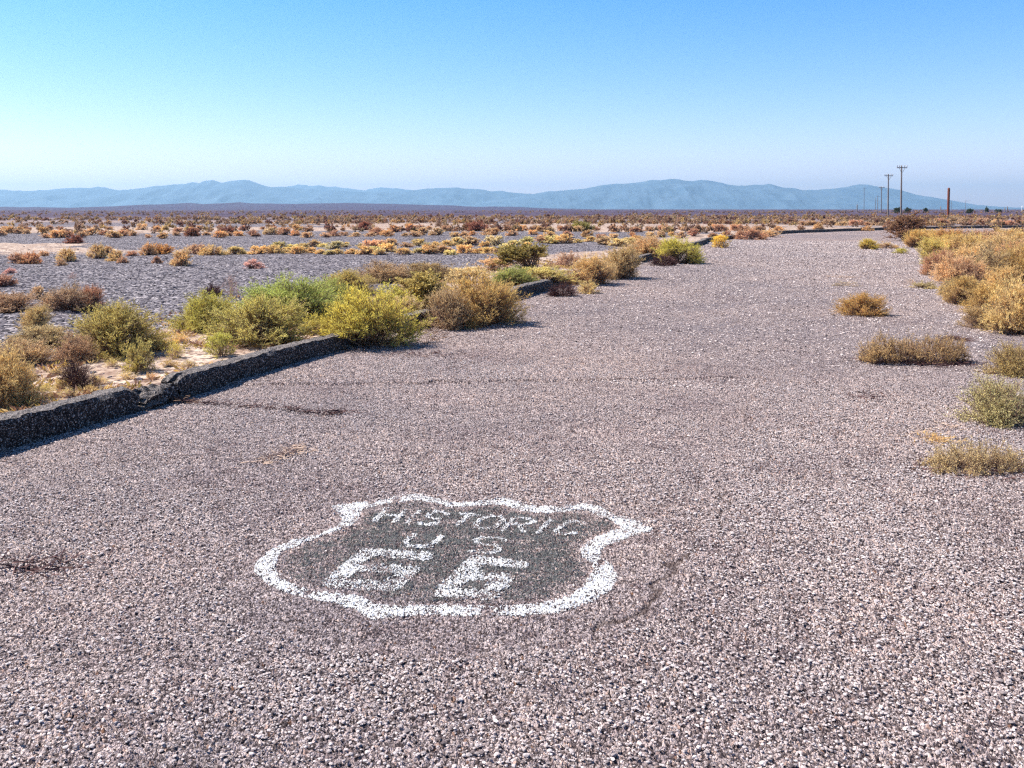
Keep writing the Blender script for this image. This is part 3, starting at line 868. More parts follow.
# leaf colours (real base colours)
C = dict(lime=(.385, .355, .08), yellow=(.47, .405, .085), olive=(.34, .285, .09), tan=(.45, .32, .17), brown=(.38, .26, .16), gold=(.455, .35, .15), orange=(.44, .315, .125), green=(.30, .32, .09), sage=(.44, .365, .18), creo=(.22, .19, .055), red=(.25, .11, .07), pale=(.56, .43, .29), pink=(.50, .33, .27), straw=(.58, .43, .16), rust=(.38, .22, .13))

CF = dict(gold=(.52, .38, .17), tan=(.46, .33, .19), straw=(.56, .43, .20), sage=(.42, .36, .20), olive=(.36, .29, .13), rust=(.38, .24, .15), orange=(.46, .30, .15), brown=(.33, .23, .15))
def shrub(key, bx, by, w, h, color, label, group=None, name='desert_shrub', cat='shrub', back=.30, z=None, rz=None, aspect=1.0, at=None, jitter=.10):
    lm, sm, pw, ph = PROTO[key]
    if at is None:
        p = gp(bx, by, .05)
        dep = p[1] * CP + CAM_H * SP
        wm, hm = w / FPX * dep, h / FPX * dep
        p = p + norm(p) * wm * aspect * back
    else:
        p = np.array(at); wm, hm = w, h
    if z is None:
        z = float(ground_z(np.array([p[0]]), np.array([p[1]]))[0])
        z = max(z, .0) - .015
    rz = random.uniform(0, 6.28) if rz is None else rz
    sc = (wm / pw, wm / pw * aspect, hm / ph)
    c = C[color] if isinstance(color, str) else color
    c = [min(q * 1.75, .88) for q in c]
    kk = 1 + random.uniform(-jitter, jitter)
    k = [kk * (1 + random.uniform(-.04, .06)), kk * (1 + random.uniform(-.05, .03)), kk]
    c = (c[0] * k[0], c[1] * k[1], c[2] * k[2], 1)
    if sm is None:
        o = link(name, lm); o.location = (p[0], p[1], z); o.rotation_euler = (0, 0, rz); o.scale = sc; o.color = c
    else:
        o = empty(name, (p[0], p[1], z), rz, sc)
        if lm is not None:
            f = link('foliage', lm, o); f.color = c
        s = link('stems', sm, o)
    tag(o, label, cat, group)
    return o

VG = 'shrubs along the curb'
RG = 'golden shrubs on the sandy verge across the road'
near = [
 # --- behind the curb, nearest first
 ('fluffy0', 0, 414, 66, 54, (.50, .36, .15), 'straw-coloured bushy shrub at the frame edge just behind the nearest curb', VG),
 ('twiggy1', 22, 370, 56, 24, 'tan', 'low dull tan shrub spreading behind the straw-coloured frame-edge shrub', VG),
 ('twiggy0', 42, 352, 56, 22, 'sage', 'low grey-green shrub on pale sand in front of the round golden bush', VG),
 ('gold1', 37, 335, 36, 25, 'gold', 'small round golden bush alone on pale sand beside the dark gravel', VG),
 ('twiggy0', 12, 316, 56, 20, 'brown', 'brown twiggy shrub at the frame edge behind the round golden bush', VG),
 ('twiggy1', 68, 318, 46, 27, 'brown', 'brown twiggy shrub just behind the round golden bush, on the gravel edge', VG),
 ('twiggy0', 92, 315, 30, 24, 'rust', 'dark brown shrub with bare twigs at the gravel edge beyond the big olive shrub', VG),
 ('dense0', 118, 362, 92, 50, 'olive', 'big rounded olive shrub with dark brown underside standing alone behind the curb', VG),
 ('twiggy1', 76, 368, 36, 30, 'brown', 'brown bare-twigged bush leaning against the big olive shrub', VG),
 ('small0', 139, 378, 34, 32, 'olive', 'small upright olive bush directly behind the broken curb lump', VG),
 ('grass0', 175, 364, 20, 18, 'yellow', 'bright yellow dry tuft between the big olive shrub and the curb', VG),
 ('dead0', 78, 394, 36, 30, 'brown', 'dark bare dead bush right behind the nearest curb', VG),
 ('dense1', 209, 336, 54, 38, 'lime', 'neat round lime green shrub at the start of the green thicket', VG),
 ('dense2', 262, 352, 96, 46, 'olive', 'wide olive brown shrub with deep dark base pressed against the curb', VG),
 ('fluffy0', 290, 328, 88, 46, 'green', 'tall bright green feathery shrub rising behind the wide olive brown one', VG),
 ('small1', 221, 363, 30, 26, 'lime', 'small pale green bush at the curb in front of the round lime shrub', VG),
 ('small0', 316, 339, 40, 20, 'lime', 'low yellowish growth on the curb between green thicket and bright yellow shrub', VG),
 ('fluffy1', 325, 315, 50, 30, 'green', 'green feathery shrub tucked behind the bright yellow shrub', VG),
 ('fluffy1', 372, 347, 86, 60, 'yellow', 'bright yellow-green feathery shrub spilling over the curb end onto the road', VG),
 ('dense0', 350, 300, 56, 26, 'olive', 'olive shrub on the gravel edge just beyond the bright yellow shrub', VG),
 ('small0', 392, 318, 46, 30, 'lime', 'yellow-green bush squeezed between bright yellow shrub and dark brown-green one', VG),
 ('creo0', 425, 312, 50, 36, 'olive', 'dark brown-green leafy shrub overlapped by the big tan shrub', VG),
 ('small1', 410, 322, 34, 24, 'sage', 'small dull shrub above the curb stub', VG),
 ('twiggy0', 446, 328, 48, 42, 'tan', 'tan twiggy shrub hanging over the curb beside its bigger yellowish neighbour', VG),
 ('fluffy0', 478, 325, 76, 52, (.47, .35, .12), 'big yellowish tan shrub spreading over the curb midway along the road', VG),
 ('twiggy1', 385, 284, 56, 20, 'tan', 'pale tan low bush on the gravel edge beyond the olive shrub', VG),
 ('twiggy0', 425, 282, 66, 17, (.36, .26, .12), 'wide low brownish bush beyond the dark brown-green shrub', VG),
 ('small1', 470, 285, 46, 18, 'sage', 'pale green low bush behind the big yellowish tan shrub', VG),
 ('dense1', 513, 290, 44, 20, 'green', 'vivid green low bush right behind the curb', VG),
 ('creo0', 530, 272, 46, 26, 'creo', 'open dark green creosote bush standing above the low curbside growth', VG),
 ('small0', 568, 268, 32, 15, 'brown', 'small rounded brown bush on pale sand beyond the green creosote', VG),
 ('small1', 492, 272, 44, 13, 'tan', 'flat tan bush at the gravel edge near the green creosote', VG),
 ('small1', 548, 286, 54, 18, (.40, .34, .12), 'pale yellowish low bush behind the curb next to the vivid green bush', VG),
 ('dead0', 562, 295, 26, 16, 'red', 'small maroon dead bush on the road against the curb', VG),
 ('gold2', 594, 284, 44, 30, (.46, .34, .15), 'golden tan shrub leaning over the curb, nearer of the big joined pair', VG),
 ('gold1', 622, 278, 50, 33, (.44, .32, .15), 'golden tan shrub leaning over the curb, farther and taller of the joined pair', VG),
 ('small0', 588, 292, 26, 14, 'gold', 'low golden bush on the road edge at the foot of the joined pair', VG),
 ('gold0', 650, 258, 44, 20, (.42, .30, .15), 'brownish gold shrub behind the distant bright yellow mound', VG),
 ('gold2', 678, 263, 40, 26, 'yellow', 'distant bright yellow rounded shrub spilling onto the road', VG),
 ('dead0', 664, 265, 24, 13, 'red', 'dull maroon low bush at the foot of the distant yellow mound', VG),
 ('small1', 722, 247, 20, 14, (.50, .37, .06), 'small yellow shrub sitting on the distant curb by itself', VG),
 ('small0', 750, 239, 32, 13, 'rust', 'rust brown bush at the distant curb where the road starts to bend', VG),
 ('small1', 772, 236.5, 22, 8, 'tan', 'tan low bush at the farthest end of the straight curb', VG),
 # --- on the road itself
 ('dense2', 863, 314, 46, 23, (.36, .24, .08), 'rounded brown-green bush growing alone in the middle of the pavement', None),
 ('wide0', 914, 362, 106, 31, (.44, .33, .15), 'long low brown-green clump stretching across the pavement', None),
 ('airy0', 1016, 374, 54, 34, (.42, .33, .13), 'olive bush cut by the frame edge beside the long low clump', None),
 ('airy0', 998, 423, 70, 49, (.58, .44, .21), 'pale grey-green airy round bush on the pavement near the frame edge', None),
 ('wide1', 978, 470, 104, 34, (.53, .42, .21), 'spreading pale weed clump nearest the camera with reddish stems at its base', None),
 ('grass1', 936, 441, 42, 15, (.50, .32, .13), 'flat yellow dried weed lying between the two pale bushes', None),
 ('gold1', 868, 248.5, 20, 11, (.46, .38, .08), 'small yellowish bush on the far pavement, largest of the distant trio', None),
 ('small0', 886, 247.5, 22, 7, 'tan', 'flat tan bush on the far pavement, middle of the distant trio', None),
 ('small1', 903, 252.5, 16, 6, 'lime', 'tiny green bush on the far pavement, nearest the golden verge', None),
 ('dead1', 846, 285, 28, 7, 'olive', 'sparse bleached weed lying on the pavement beyond the lone bush', None),
 ('small0', 925, 287, 30, 8, (.30, .24, .12), 'low dark weed on the pavement edge touching the golden shrubs', None),
 ('dead1', 911, 283, 12, 8, 'pale', 'small pale dry tuft on the pavement beside the low dark weed', None),
 ('dead1', 935, 275, 15, 8, 'pink', 'pinkish dry tuft at the pavement edge below the golden shrubs', None),
 # --- right verge
 ('gold0', 1018, 333, 62, 56, 'gold', 'biggest golden shrub at the frame edge on the sandy verge', RG),
 ('twiggy0', 979, 327, 34, 24, (.42, .29, .13), 'brownish twiggy bush at the foot of the biggest golden shrub', RG),
 ('gold2', 993, 312, 44, 30, (.45, .32, .11), 'dull golden shrub filling the gap beside the biggest golden shrub', RG),
 ('gold1', 966, 304, 48, 30, 'orange', 'orange-gold rounded shrub on the pavement edge', RG),
 ('small0', 950, 294, 24, 16, 'gold', 'small golden bush poking out onto the pavement beside the orange-gold shrub', RG),
 ('gold0', 962, 284, 50, 30, (.46, .33, .17), 'sandy gold shrub behind the orange-gold one', RG),
 ('gold2', 940, 274, 28, 26, 'rust', 'brown-bottomed shrub at the pavement edge below the yellowest verge shrub', RG),
 ('gold1', 932, 263, 36, 26, (.48, .38, .12), 'yellowest shrub of the verge, halfway to the dark creosote', RG),
 ('twiggy1', 992, 282, 56, 36, (.44, .33, .16), 'wide pale tan shrub in the middle of the verge thicket', RG),
 ('gold0', 1020, 282, 50, 40, (.46, .32, .12), 'tan gold shrub at the frame edge behind the biggest golden shrub', RG),
 ('gold2', 1000, 260, 52, 24, (.40, .27, .13), 'brownish tan shrub deep in the verge thicket near the frame edge', RG),
 ('gold1', 1022, 258, 36, 26, 'gold', 'bright golden shrub at the frame edge, farther back in the thicket', RG),
 ('gold0', 962, 257, 46, 24, (.44, .33, .12), 'broad dull yellow shrub behind the sandy gold one', RG),
 ('twiggy0', 982, 247, 46, 17, 'brown', 'brown flattened shrub at the back of the verge thicket', RG),
 ('gold2', 946, 246, 44, 18, (.36, .21, .08), 'reddish brown shrub beside the dark creosote bush', RG),
 ('gold1', 918, 247, 32, 18, (.48, .35, .12), 'sandy gold shrub in front of the dark creosote bush', RG),
 ('gold0', 1012, 244, 42, 16, (.42, .31, .12), 'dull tan shrub at the back of the thicket near the frame edge', RG),
 ('gold2', 975, 272, 44, 26, (.47, .34, .16), 'soft golden shrub between the sandy gold and wide pale tan ones', RG),
 ('gold1', 1004, 300, 46, 34, (.46, .33, .14), 'golden shrub just behind the biggest golden shrub', RG),
 ('gold0', 945, 254, 34, 20, (.48, .35, .11), 'yellow gold shrub just behind the yellowest verge shrub', RG),
 ('gold2', 1015, 268, 44, 26, (.44, .29, .14), 'rusty tan shrub in front of the brownish tan one near the frame edge', RG),
 ('gold1', 930, 243, 34, 14, (.46, .33, .11), 'low dull gold shrub where the thicket meets the far pavement', RG),
 ('gold0', 990, 252, 40, 18, (.46, .34, .14), 'round dull gold shrub behind the wide pale tan one', RG),
 ('creo1', 908, 240, 36, 28, (.20, .115, .06), 'dark reddish creosote bush where the far pavement meets the verge', RG),
]
for row in near:
    k, bx, by, w, h, c, lab, grp = row
    asp = {'wide0': 1.0, 'wide1': 1.0}.get(k, 1.0)
    shrub(k, bx, by, w, h, c, lab, grp, rz=(random.uniform(-.15, .15) if k.startswith('wide') else None), back=(.2 if k.startswith('wide') else .32))

# field shrubs placed one by one
FG = 'small shrubs out on the gravel plain'
field = [
 ('mid0', 16, 265, 17, 11, 'rust', 'pinkish brown small shrub, one of a close pair near the frame edge on gravel'), ('mid1', 30, 265, 19, 12, (.45, .27, .14), 'tan small shrub, bigger of a close pair near the frame edge on gravel'),
 ('mid2', 44, 259, 9, 6, 'tan', 'tiny tan shrub just past the close pair on gravel'), ('mid1', 66, 263, 17, 13, 'gold', 'golden small shrub with a smaller one at its foot on gravel'), ('mid0', 60, 267, 10, 7, 'tan', 'tiny tan shrub at the foot of the golden one on gravel'),
 ('mid1', 97, 261, 17, 14, 'gold', 'golden small shrub at the near end of a row of four'), ('mid3', 108, 258, 14, 10, 'orange', 'orange small shrub second in a row of four'), ('mid0', 116, 263, 13, 12, 'gold', 'golden small shrub third in a row of four'), ('mid2', 123, 265, 8, 7, 'tan', 'tiny shrub closing a row of four on gravel'),
 ('mid0', 132, 258, 10, 6, 'rust', 'single low pinkish shrub between two golden clusters on gravel'), ('mid1', 148, 258, 15, 13, 'orange', 'brown-gold small shrub in front of a wider flat-topped one'), ('mid2', 163, 256, 19, 11, (.45, .28, .10), 'wider flat-topped golden brown shrub in the gravel row'),
 ('mid3', 157, 266, 10, 8, 'rust', 'tiny rusty shrub nearer than the gravel row'), ('mid0', 183, 268, 18, 17, 'gold', 'tallest golden shrub of the gravel row'), ('mid1', 196, 257, 24, 11, 'tan', 'wide tan shrub right behind the tallest golden one'),
 ('mid2', 213, 258, 18, 11, 'gold', 'bright sandy gold shrub in the gravel row before it thins'), ('mid3', 236, 256, 24, 9, 'gold', 'long low golden shrub in the gravel row'), ('mid0', 252, 271, 16, 10, 'pink', 'pinkish grey dry shrub alone on dark gravel beyond the green thicket'),
 ('mid1', 10, 275, 11, 6, 'pink', 'pinkish low shrub alone on gravel near the frame edge'), ('mid2', 4, 289, 18, 13, 'rust', 'rust brown shrub cut by the frame edge on gravel'), ('mid3', 38, 300, 18, 14, 'tan', 'tan tufted shrub behind the brown curbside bushes'), ('mid0', 68, 302, 24, 13, 'brown', 'dull brown shrub in front of open dark gravel'),
 ('mid1', 88, 308, 22, 14, 'rust', 'reddish brown shrub facing open dark gravel'), 
]
for k, bx, by, w, h, c, lab in field: shrub(k, bx, by, w, h, CF.get(c, c), lab, FG)
shrub('dead1', 231, 300, 18, 24, 'pink', 'pale pinkish bare weed standing tall on gravel behind the lime shrub', FG, 'dead_weed', 'weed')
shrub('dead0', 214, 300, 18, 14, 'red', 'dark bare bush on gravel behind the lime shrub', FG, 'dead_weed', 'weed')
shrub('dead1', 73, 280, 10, 8, 'pink', 'faint pink dry weed far out on dark gravel', FG, 'dead_weed', 'weed')
for i, (bx, by, w, h) in enumerate([(75, 242.5, 14, 9), (193, 236.5, 15, 9), (226, 234, 13, 8), (364, 231, 20, 9), (378, 235, 13, 8), (476, 232.5, 24, 10), (583, 231.5, 18, 10)]):
    lab = ['dark lone creosote on the plain, nearest the frame edge', 'reddish dark creosote on the plain below the highest blue peak', 'dark creosote just past the reddish one on the plain', 'wide dark creosote in the brown scrub belt, with a round tan neighbour', 'round brown bush beside the wide dark creosote', 'widest dark creosote of the brown scrub belt', 'dark green creosote on the plain below the gap between the mountains'][i]
    shrub('mid%d' % (i % 4), bx, by, w, h, ['red', 'red', 'red', 'red', 'rust', 'red', 'creo'][i], lab, FG, 'creosote_bush', 'creosote')

# rows of little shrubs further out
def place_word(px):
    for lim, wd in ((135, 'below the low ridge end'), (275, 'below the highest blue peak'), (400, 'below the flat blue ridge'), (500, 'below the second blue hump'), (600, 'below the mountain gap'), (740, 'below the tall second mountain'), (870, 'below the second mountain shoulder')):
        if px < lim: return wd
    return 'near the utility poles'
indiv = []
def row(x0, x1, y0, step, w, h, cols, yj=1.5):
    x = x0
    while x < x1:
        x += step * random.uniform(.6, 1.5)
        k = random.uniform(.65, 1.35)
        indiv.append((x, y0 + random.uniform(-yj, yj), w * k, h * k * random.uniform(.85, 1.2), random.choice(cols)))
row(246, 500, 255.5, 11, 16, 8, ['gold', 'tan', 'straw', 'gold'], 1.5)
row(265, 520, 248, 11, 15, 8, ['gold', 'tan', 'straw', 'sage', 'olive'], 1.5)
row(500, 640, 246, 10, 16, 8, ['gold', 'tan', 'straw'], 2.5)
row(-20, 480, 236.5, 13, 12, 7, ['rust', 'tan', 'orange', 'tan'], 1.5)
row(480, 720, 238, 14, 11, 7, ['rust', 'tan', 'gold', 'orange'], 2.5)
row(-20, 860, 231.5, 15, 10, 6, ['rust', 'tan', 'orange', 'rust'], 1.5)
row(640, 760, 232, 14, 12, 7, ['rust', 'tan', 'brown'], 1.5)
row(930, 1040, 225, 14, 13, 7, ['rust', 'tan', 'brown'], 1.5)
row(790, 900, 226.5, 13, 12, 6, ['rust', 'tan', 'brown'], 1.0)
words = {'gold': 'golden', 'tan': 'tan', 'straw': 'straw yellow', 'sage': 'grey-green', 'olive': 'olive', 'rust': 'rust brown', 'orange': 'orange brown', 'brown': 'brown'}
for x, y, w, h, c in indiv:
    p = gp(x, y)
    l_, r_, s_ = road_coords(np.array([p[0]]), np.array([p[1]]))
    if l_[0] < .6 and r_[0] < .6: continue
    dist = p[1]
    belt = 'sandy belt past gravel' if y > 242 else ('brown scrub belt' if y > 233.8 else 'farthest scrub line')
    shrub('far%d' % random.randrange(3), x, y, w, h * .85, CF[c], f'small {words[c]} shrub in {belt} {place_word(x)}', f'{words[c]} shrubs in {belt} {place_word(x)}')

# everything farther: one mass of low desert scrub nobody could count
fv, ff, ft, fc, off = [], [], [], [], 0
lib = []
for i in range(6):
    lv, lf, tone, inner, sv, sf = bush(seed=200 + i, nst=11, ntw=3, nlf=3, leaf=.26, lw=.6, lumps=6, stem_r=.015)
    lib.append((lv, lf, tone))
pal = [(.33, .19, .12), (.40, .28, .18), (.42, .26, .13), (.27, .17, .12), (.44, .31, .15), (.20, .10, .08), (.34, .23, .17), (.36, .24, .17)]
g = np.random.default_rng(5)
N_FAR = 20000
dd = 60 * np.exp(g.uniform(0, math.log(700 / 60), N_FAR * 2))
aa = g.uniform(-.72, .72, len(dd))
xx, yy = dd * np.sin(aa), dd * np.cos(aa)
dens = fbm(xx * .009, np.log(dd) * 7.5, 301, 3)
okd = ((dd < 135 + 25 * g.normal(size=len(dd))) | (g.random(len(dd)) < .10) | ((aa > .12) & (g.random(len(dd)) < .35))) & (g.random(len(dd)) < np.clip((dens - .40) * 9, .04, 1)) & (yy > 52)
l_, r_, s_ = road_coords(xx, yy)
okd &= (l_ > 1) | (r_ > 1)
xx, yy, dd = xx[okd][:N_FAR], yy[okd][:N_FAR], dd[okd][:N_FAR]
zz = ground_z(xx, yy)
for x, y, d, z in zip(xx, yy, dd, zz):
    lv, lf, tone = lib[g.integers(6)]
    s = g.uniform(.30, .66) * (1 + d / 900)
    a = g.uniform(0, 6.28); ca, sa = math.cos(a), math.sin(a)
    v = np.c_[(lv[:, 0] * ca - lv[:, 1] * sa) * s + x, (lv[:, 0] * sa + lv[:, 1] * ca) * s + y, lv[:, 2] * s * g.uniform(.8, 1.3) + z]
    c = np.array(pal[g.integers(len(pal))]) * g.uniform(.9, 1.35)
    fv.append(v); ff.append(lf + off); off += len(v); ft.append(tone); fc.append(np.tile(c, (len(v), 1)))
me = mesh_np('distant_scrub', np.vstack(fv), np.vstack(ff), [M_FARLEAF], attrs={'tone': np.concatenate(ft), 'Col': np.vstack(fc)})
tag(link('distant_scrub', me), 'low brown and rust scrub thinly covering the far plain', 'scrub', kind='stuff')
print('far bushes', len(xx))

# dry grass and litter on the sandy verge: tufts
tufts = [(60, 394), (97, 390), (20, 396), (52, 404), (30, 386), (112, 373), (66, 388), (44, 397), (12, 388), (160, 352), (180, 350), (128, 384), (90, 400), (36, 408), (188, 372), (170, 372), (152, 385), (57, 380), (20, 378), (70, 402)]
for i, (bx, by) in enumerate(tufts):
    shrub('grass%d' % (i % 2), bx, by, random.uniform(12, 22), random.uniform(7, 12), random.choice(['straw', 'gold', 'orange', 'straw']), 'small yellow dry grass tuft on pale sand just behind the nearest curb', 'yellow dry tufts on the sand behind the nearest curb', 'dry_grass_tuft', 'grass tuft', jitter=.2)

def litter(name, pxs, spread, n, mat, label, cat='dead weed', ln=(.03, .10), seed=3, zb=.012):
    """flattened dry twigs lying along a line of pixels' ground points"""
    g = np.random.default_rng(seed)
    pts = np.array([gp(*q) for q in pxs])
    i = g.integers(0, len(pts) - 1, n); t = g.random(n)[:, None]
    p = pts[i] * (1 - t) + pts[i + 1] * t + g.normal(0, spread, (n, 2))
    a = g.uniform(0, 6.28, n); L = g.uniform(*ln, n)
    z = zb + np.abs(g.normal(0, .012, n))
    p0 = np.c_[p, z]; p1 = np.c_[p + np.c_[np.cos(a), np.sin(a)] * L[:, None], z + g.uniform(-.004, .03, n)]
    v, f = tubes(p0, p1, .0035, .0018)
    c = p0.mean(0)
    o = link(name, mesh_np(name, v - [c[0], c[1], 0], f, [mat])); o.location = (c[0], c[1], 0)
    tag(o, label, cat, kind='stuff' if seed in (4, 10, 14, 15) else None)
    return o
litter('dried_weed', [(0, 572), (20, 574), (45, 570), (66, 573)], .07, 90, M_STEM_DARK, 'dark reddish dried weed flattened on the pavement at the frame edge', seed=4)
litter('dried_weed', [(176, 403), (230, 408), (290, 412), (325, 417), (345, 414)], .03, 230, M_STEM_DARK, 'thin line of dried weeds growing from a crack that starts at the broken curb', seed=5)
litter('dried_weed', [(256, 466), (275, 462), (295, 455), (302, 450)], .04, 120, M_PALE, 'few pale straws scattered on the pavement below the weedy crack', seed=6)
litter('dried_weed', [(855, 402), (870, 400), (888, 404)], .09, 220, M_STEM_DARK, 'small dark patch of flattened dead twigs on the pavement below the long clump', seed=7)
litter('dried_weed', [(910, 442), (930, 436), (950, 430), (962, 436)], .07, 420, M_PALE, 'bleached broken stalks around the flat yellow weed', seed=8)
litter('dried_weed', [(388, 358), (430, 357), (470, 358)], .10, 160, M_STEM_DARK, 'thin dark streak of twigs on the pavement below the bright yellow shrub', seed=9)
litter('dried_weed', [(412, 330), (440, 337), (420, 345)], .10, 260, M_STEM, 'brown fallen twigs on the pavement beside the bright yellow shrub', seed=10)
litter('dried_weed', [(944, 342), (955, 340), (962, 342)], .05, 120, M_STEM_DARK, 'tiny dark twig pile between the long low clump and golden verge', seed=11, ln=(.05, .16))
litter('dried_weed', [(845, 279), (830, 277), (858, 279)], .12, 120, M_PALE, 'pale straws scattered behind the sparse bleached weed', seed=12)
litter('dried_weed', [(925, 470), (960, 473), (1000, 472), (1030, 470)], .10, 420, M_STEM_DARK, 'reddish dead stems matted under the pale weed clump nearest the camera', seed=14, ln=(.04, .14))
litter('dried_weed', [(862, 363), (900, 365), (940, 366), (968, 364)], .09, 420, M_STEM_DARK, 'reddish dead stems matted under the long low clump', seed=15, ln=(.04, .14))
litter('dried_weed', [(160, 385), (172, 398), (178, 404)], .05, 220, M_STEM, 'reddish brown weed caught in the gap beside the broken curb lump', seed=13, ln=(.05, .14))

# low dry growth and dead leaves covering the sand behind the curb: one uncountable mass
g = np.random.default_rng(31)
ng = 2600
gs = g.uniform(2.5, 26, ng) ** 1.0; gd = .25 + np.abs(g.normal(0, 1.5, ng))
Pq, Nq, Tq = L_at(gs)
q_ = Pq - Nq * gd[:, None]
kp = vnoise(q_[:, 0] * 1.1, q_[:, 1] * 1.1, 77) > .42
q_ = q_[kp]
zq = ground_z(q_[:, 0], q_[:, 1])
cv, cf, ct, cc_, off = [], [], [], [], 0
cpal = [(.62, .42, .12), (.55, .36, .18), (.38, .22, .13), (.60, .46, .24), (.28, .15, .10), (.50, .38, .12), (.33, .20, .15)]
for (x, y), z in zip(q_, zq):
    m = g.integers(10, 26)
    a = g.uniform(0, 6.28, m); r_ = np.abs(g.normal(0, .07, m)); 
    pos = np.c_[x + np.cos(a) * r_, y + np.sin(a) * r_, np.full(m, z) + g.uniform(0, .015, m)]
    d_ = norm(np.c_[np.cos(a), np.sin(a), g.uniform(.1, 1.3, m)])
    L_ = g.uniform(.02, .085, m)
    lv, lf = leaves(pos, d_, L_, L_ * g.uniform(.12, .35, m), g)
    cv.append(lv); cf.append(lf + off); off += len(lv)
    ct.append(np.repeat(g.random(m), 4)); cc_.append(np.tile(np.array(cpal[g.integers(len(cpal))]) * g.uniform(.7, 1.2), (len(lv), 1)))
me = mesh_np('dry_ground_cover', np.vstack(cv), np.vstack(cf), [M_FARLEAF], attrs={'tone': np.concatenate(ct), 'Col': np.vstack(cc_)})
tag(link('dry_ground_cover', me), 'yellow and brown dry litter and low growth on the sand behind the curb', 'ground cover', kind='stuff')

# ------------------------------------------------------------------ poles
def lathe(prof, k=12):
    n = len(prof); v = []
    for r, z in prof:
        for j in range(k):
            a = 2 * math.pi * j / k
            v.append((r * math.cos(a), r * math.sin(a), z))
    f = [[i * k + j, i * k + (j + 1) % k, (i + 1) * k + (j + 1) % k, (i + 1) * k + j] for i in range(n - 1) for j in range(k)]
    return np.array(v), np.array(f)
def boxv(cx, cy, cz, sx, sy, sz):
    x, y, z = sx / 2, sy / 2, sz / 2
    v = np.array([(cx + a * x, cy + b * y, cz + c * z) for c in (-1, 1) for b in (-1, 1) for a in (-1, 1)])
    f = np.array([[0, 2, 3, 1], [4, 5, 7, 6], [0, 1, 5, 4], [2, 6, 7, 3], [0, 4, 6, 2], [1, 3, 7, 5]])
    return v, f
def utility_pole(px, ytop, H, armw, label, d=None, detail=True, arm=True, skew=0.0, rad=.17):
    if d is None: d = (H - CAM_H) * FPX / (HOR - ytop)
    x = (px - 512) / FPX * (d * CP + CAM_H * SP)
    o = empty('utility_pole', (x, d, -.1), R(8))
    v, f = lathe([(rad, 0), (rad * .92, H * .4), (rad * .72, H - .05), (rad * .6, H + .1), (.01, H + .12)])
    link('pole_shaft', mesh_np('pole_shaft', v, f, [M_WOOD], smooth=True), o)
    if arm:
        aw = armw / FPX * d
        v, f = boxv(skew * aw * .5, -.16, H - .35, aw, .12, .16)
        link('crossarm', mesh_np('crossarm', v, f, [M_WOOD]), o)
        if detail:
            for t in (-.95, -.5, .5, .95):
                v, f = lathe([(.03, 0), (.03, .12), (.10, .14), (.12, .22), (.07, .30), (.09, .34), (.04, .42), (.005, .43)], 10)
                v = v + [skew * aw * .5 + t * aw / 2, -.16, H - .27]
                link('insulator', mesh_np('insulator', v, f, [M_INS], smooth=True), o)
            for s in (-1, 1):
                a = np.array([[s * aw * .28, -.19, H - .42]]); b = np.array([[s * .12, -.17, H - 1.25]])
                v, f = tubes(a, b, .035, .035, 4)
                link('brace', mesh_np('brace', v, f, [M_WOOD]), o)
    tag(o, label, 'utility pole', 'utility poles along the horizon')
    return o
utility_pole(901, 165.5, 10, 11, 'tallest nearest utility pole with pale insulators on its crossarm')
utility_pole(888, 174, 10, 9, 'second tallest utility pole with a plain flat crossarm')
utility_pole(881.2, 186.5, 10, 6, 'medium utility pole with crossarm just behind the second tallest')
utility_pole(877.6, 195.5, 10, 5, 'short far utility pole with crossarm beside the medium one', detail=False)
utility_pole(875.4, 197.5, 10, 2, 'thin far utility pole without visible crossarm, shortest of the close bunch', detail=False, arm=False)
utility_pole(864, 187.5, 16, 4, 'faint hazy utility pole standing apart in front of the mountain', detail=False)
utility_pole(965.6, 200.5, 10, 7, 'small far utility pole with a lopsided crossarm past the rusty post', detail=False, skew=.5, rad=.2)
utility_pole(951.5, 200.5, 10, 3, 'very faint far utility pole just past the rusty post', detail=False, arm=False)
# rusty thick post
d = 150.0; x = (948 - 512) / FPX * d
v, f = lathe([(.20, 0), (.20, .6), (.195, 2.5), (.19, 4.9), (.175, 5.05), (.12, 5.12), (.01, 5.14)], 14)
o = link('wooden_post', mesh_np('wooden_post', v, f, [M_RUST], smooth=True)); o.location = (x, d, 0)
o.rotation_euler = (0, R(.8), 0)
tag(o, 'thick rusty red post without crossarm standing in scrub near the poles', 'post')
for px, yt, lab, m in ((1004.5, 207.5, 'short thin dark post on the horizon, one of a close pair', M_WOOD), (1007.3, 206.5, 'short thin dark post on the horizon, taller of a close pair', M_WOOD), (1022, 206, 'pale thick short post on the horizon at the frame edge', M_WHITEWASH), (857, 204.5, 'tiny thin post far off below the mountain shoulder', M_WOOD), (940.5, 206.5, 'tiny thin post far off just before the rusty post', M_WOOD)):
    d = 420.0; x = (px - 512) / FPX * d
    H = CAM_H + (HOR - yt) / FPX * d
    v, f = lathe([(.22, 0), (.21, H * .6), (.19, H), (.01, H + .08)], 10)
    o = link('fence_post', mesh_np('fence_post', v, f, [m], smooth=True)); o.location = (x, d, 0)
    tag(o, lab, 'post')

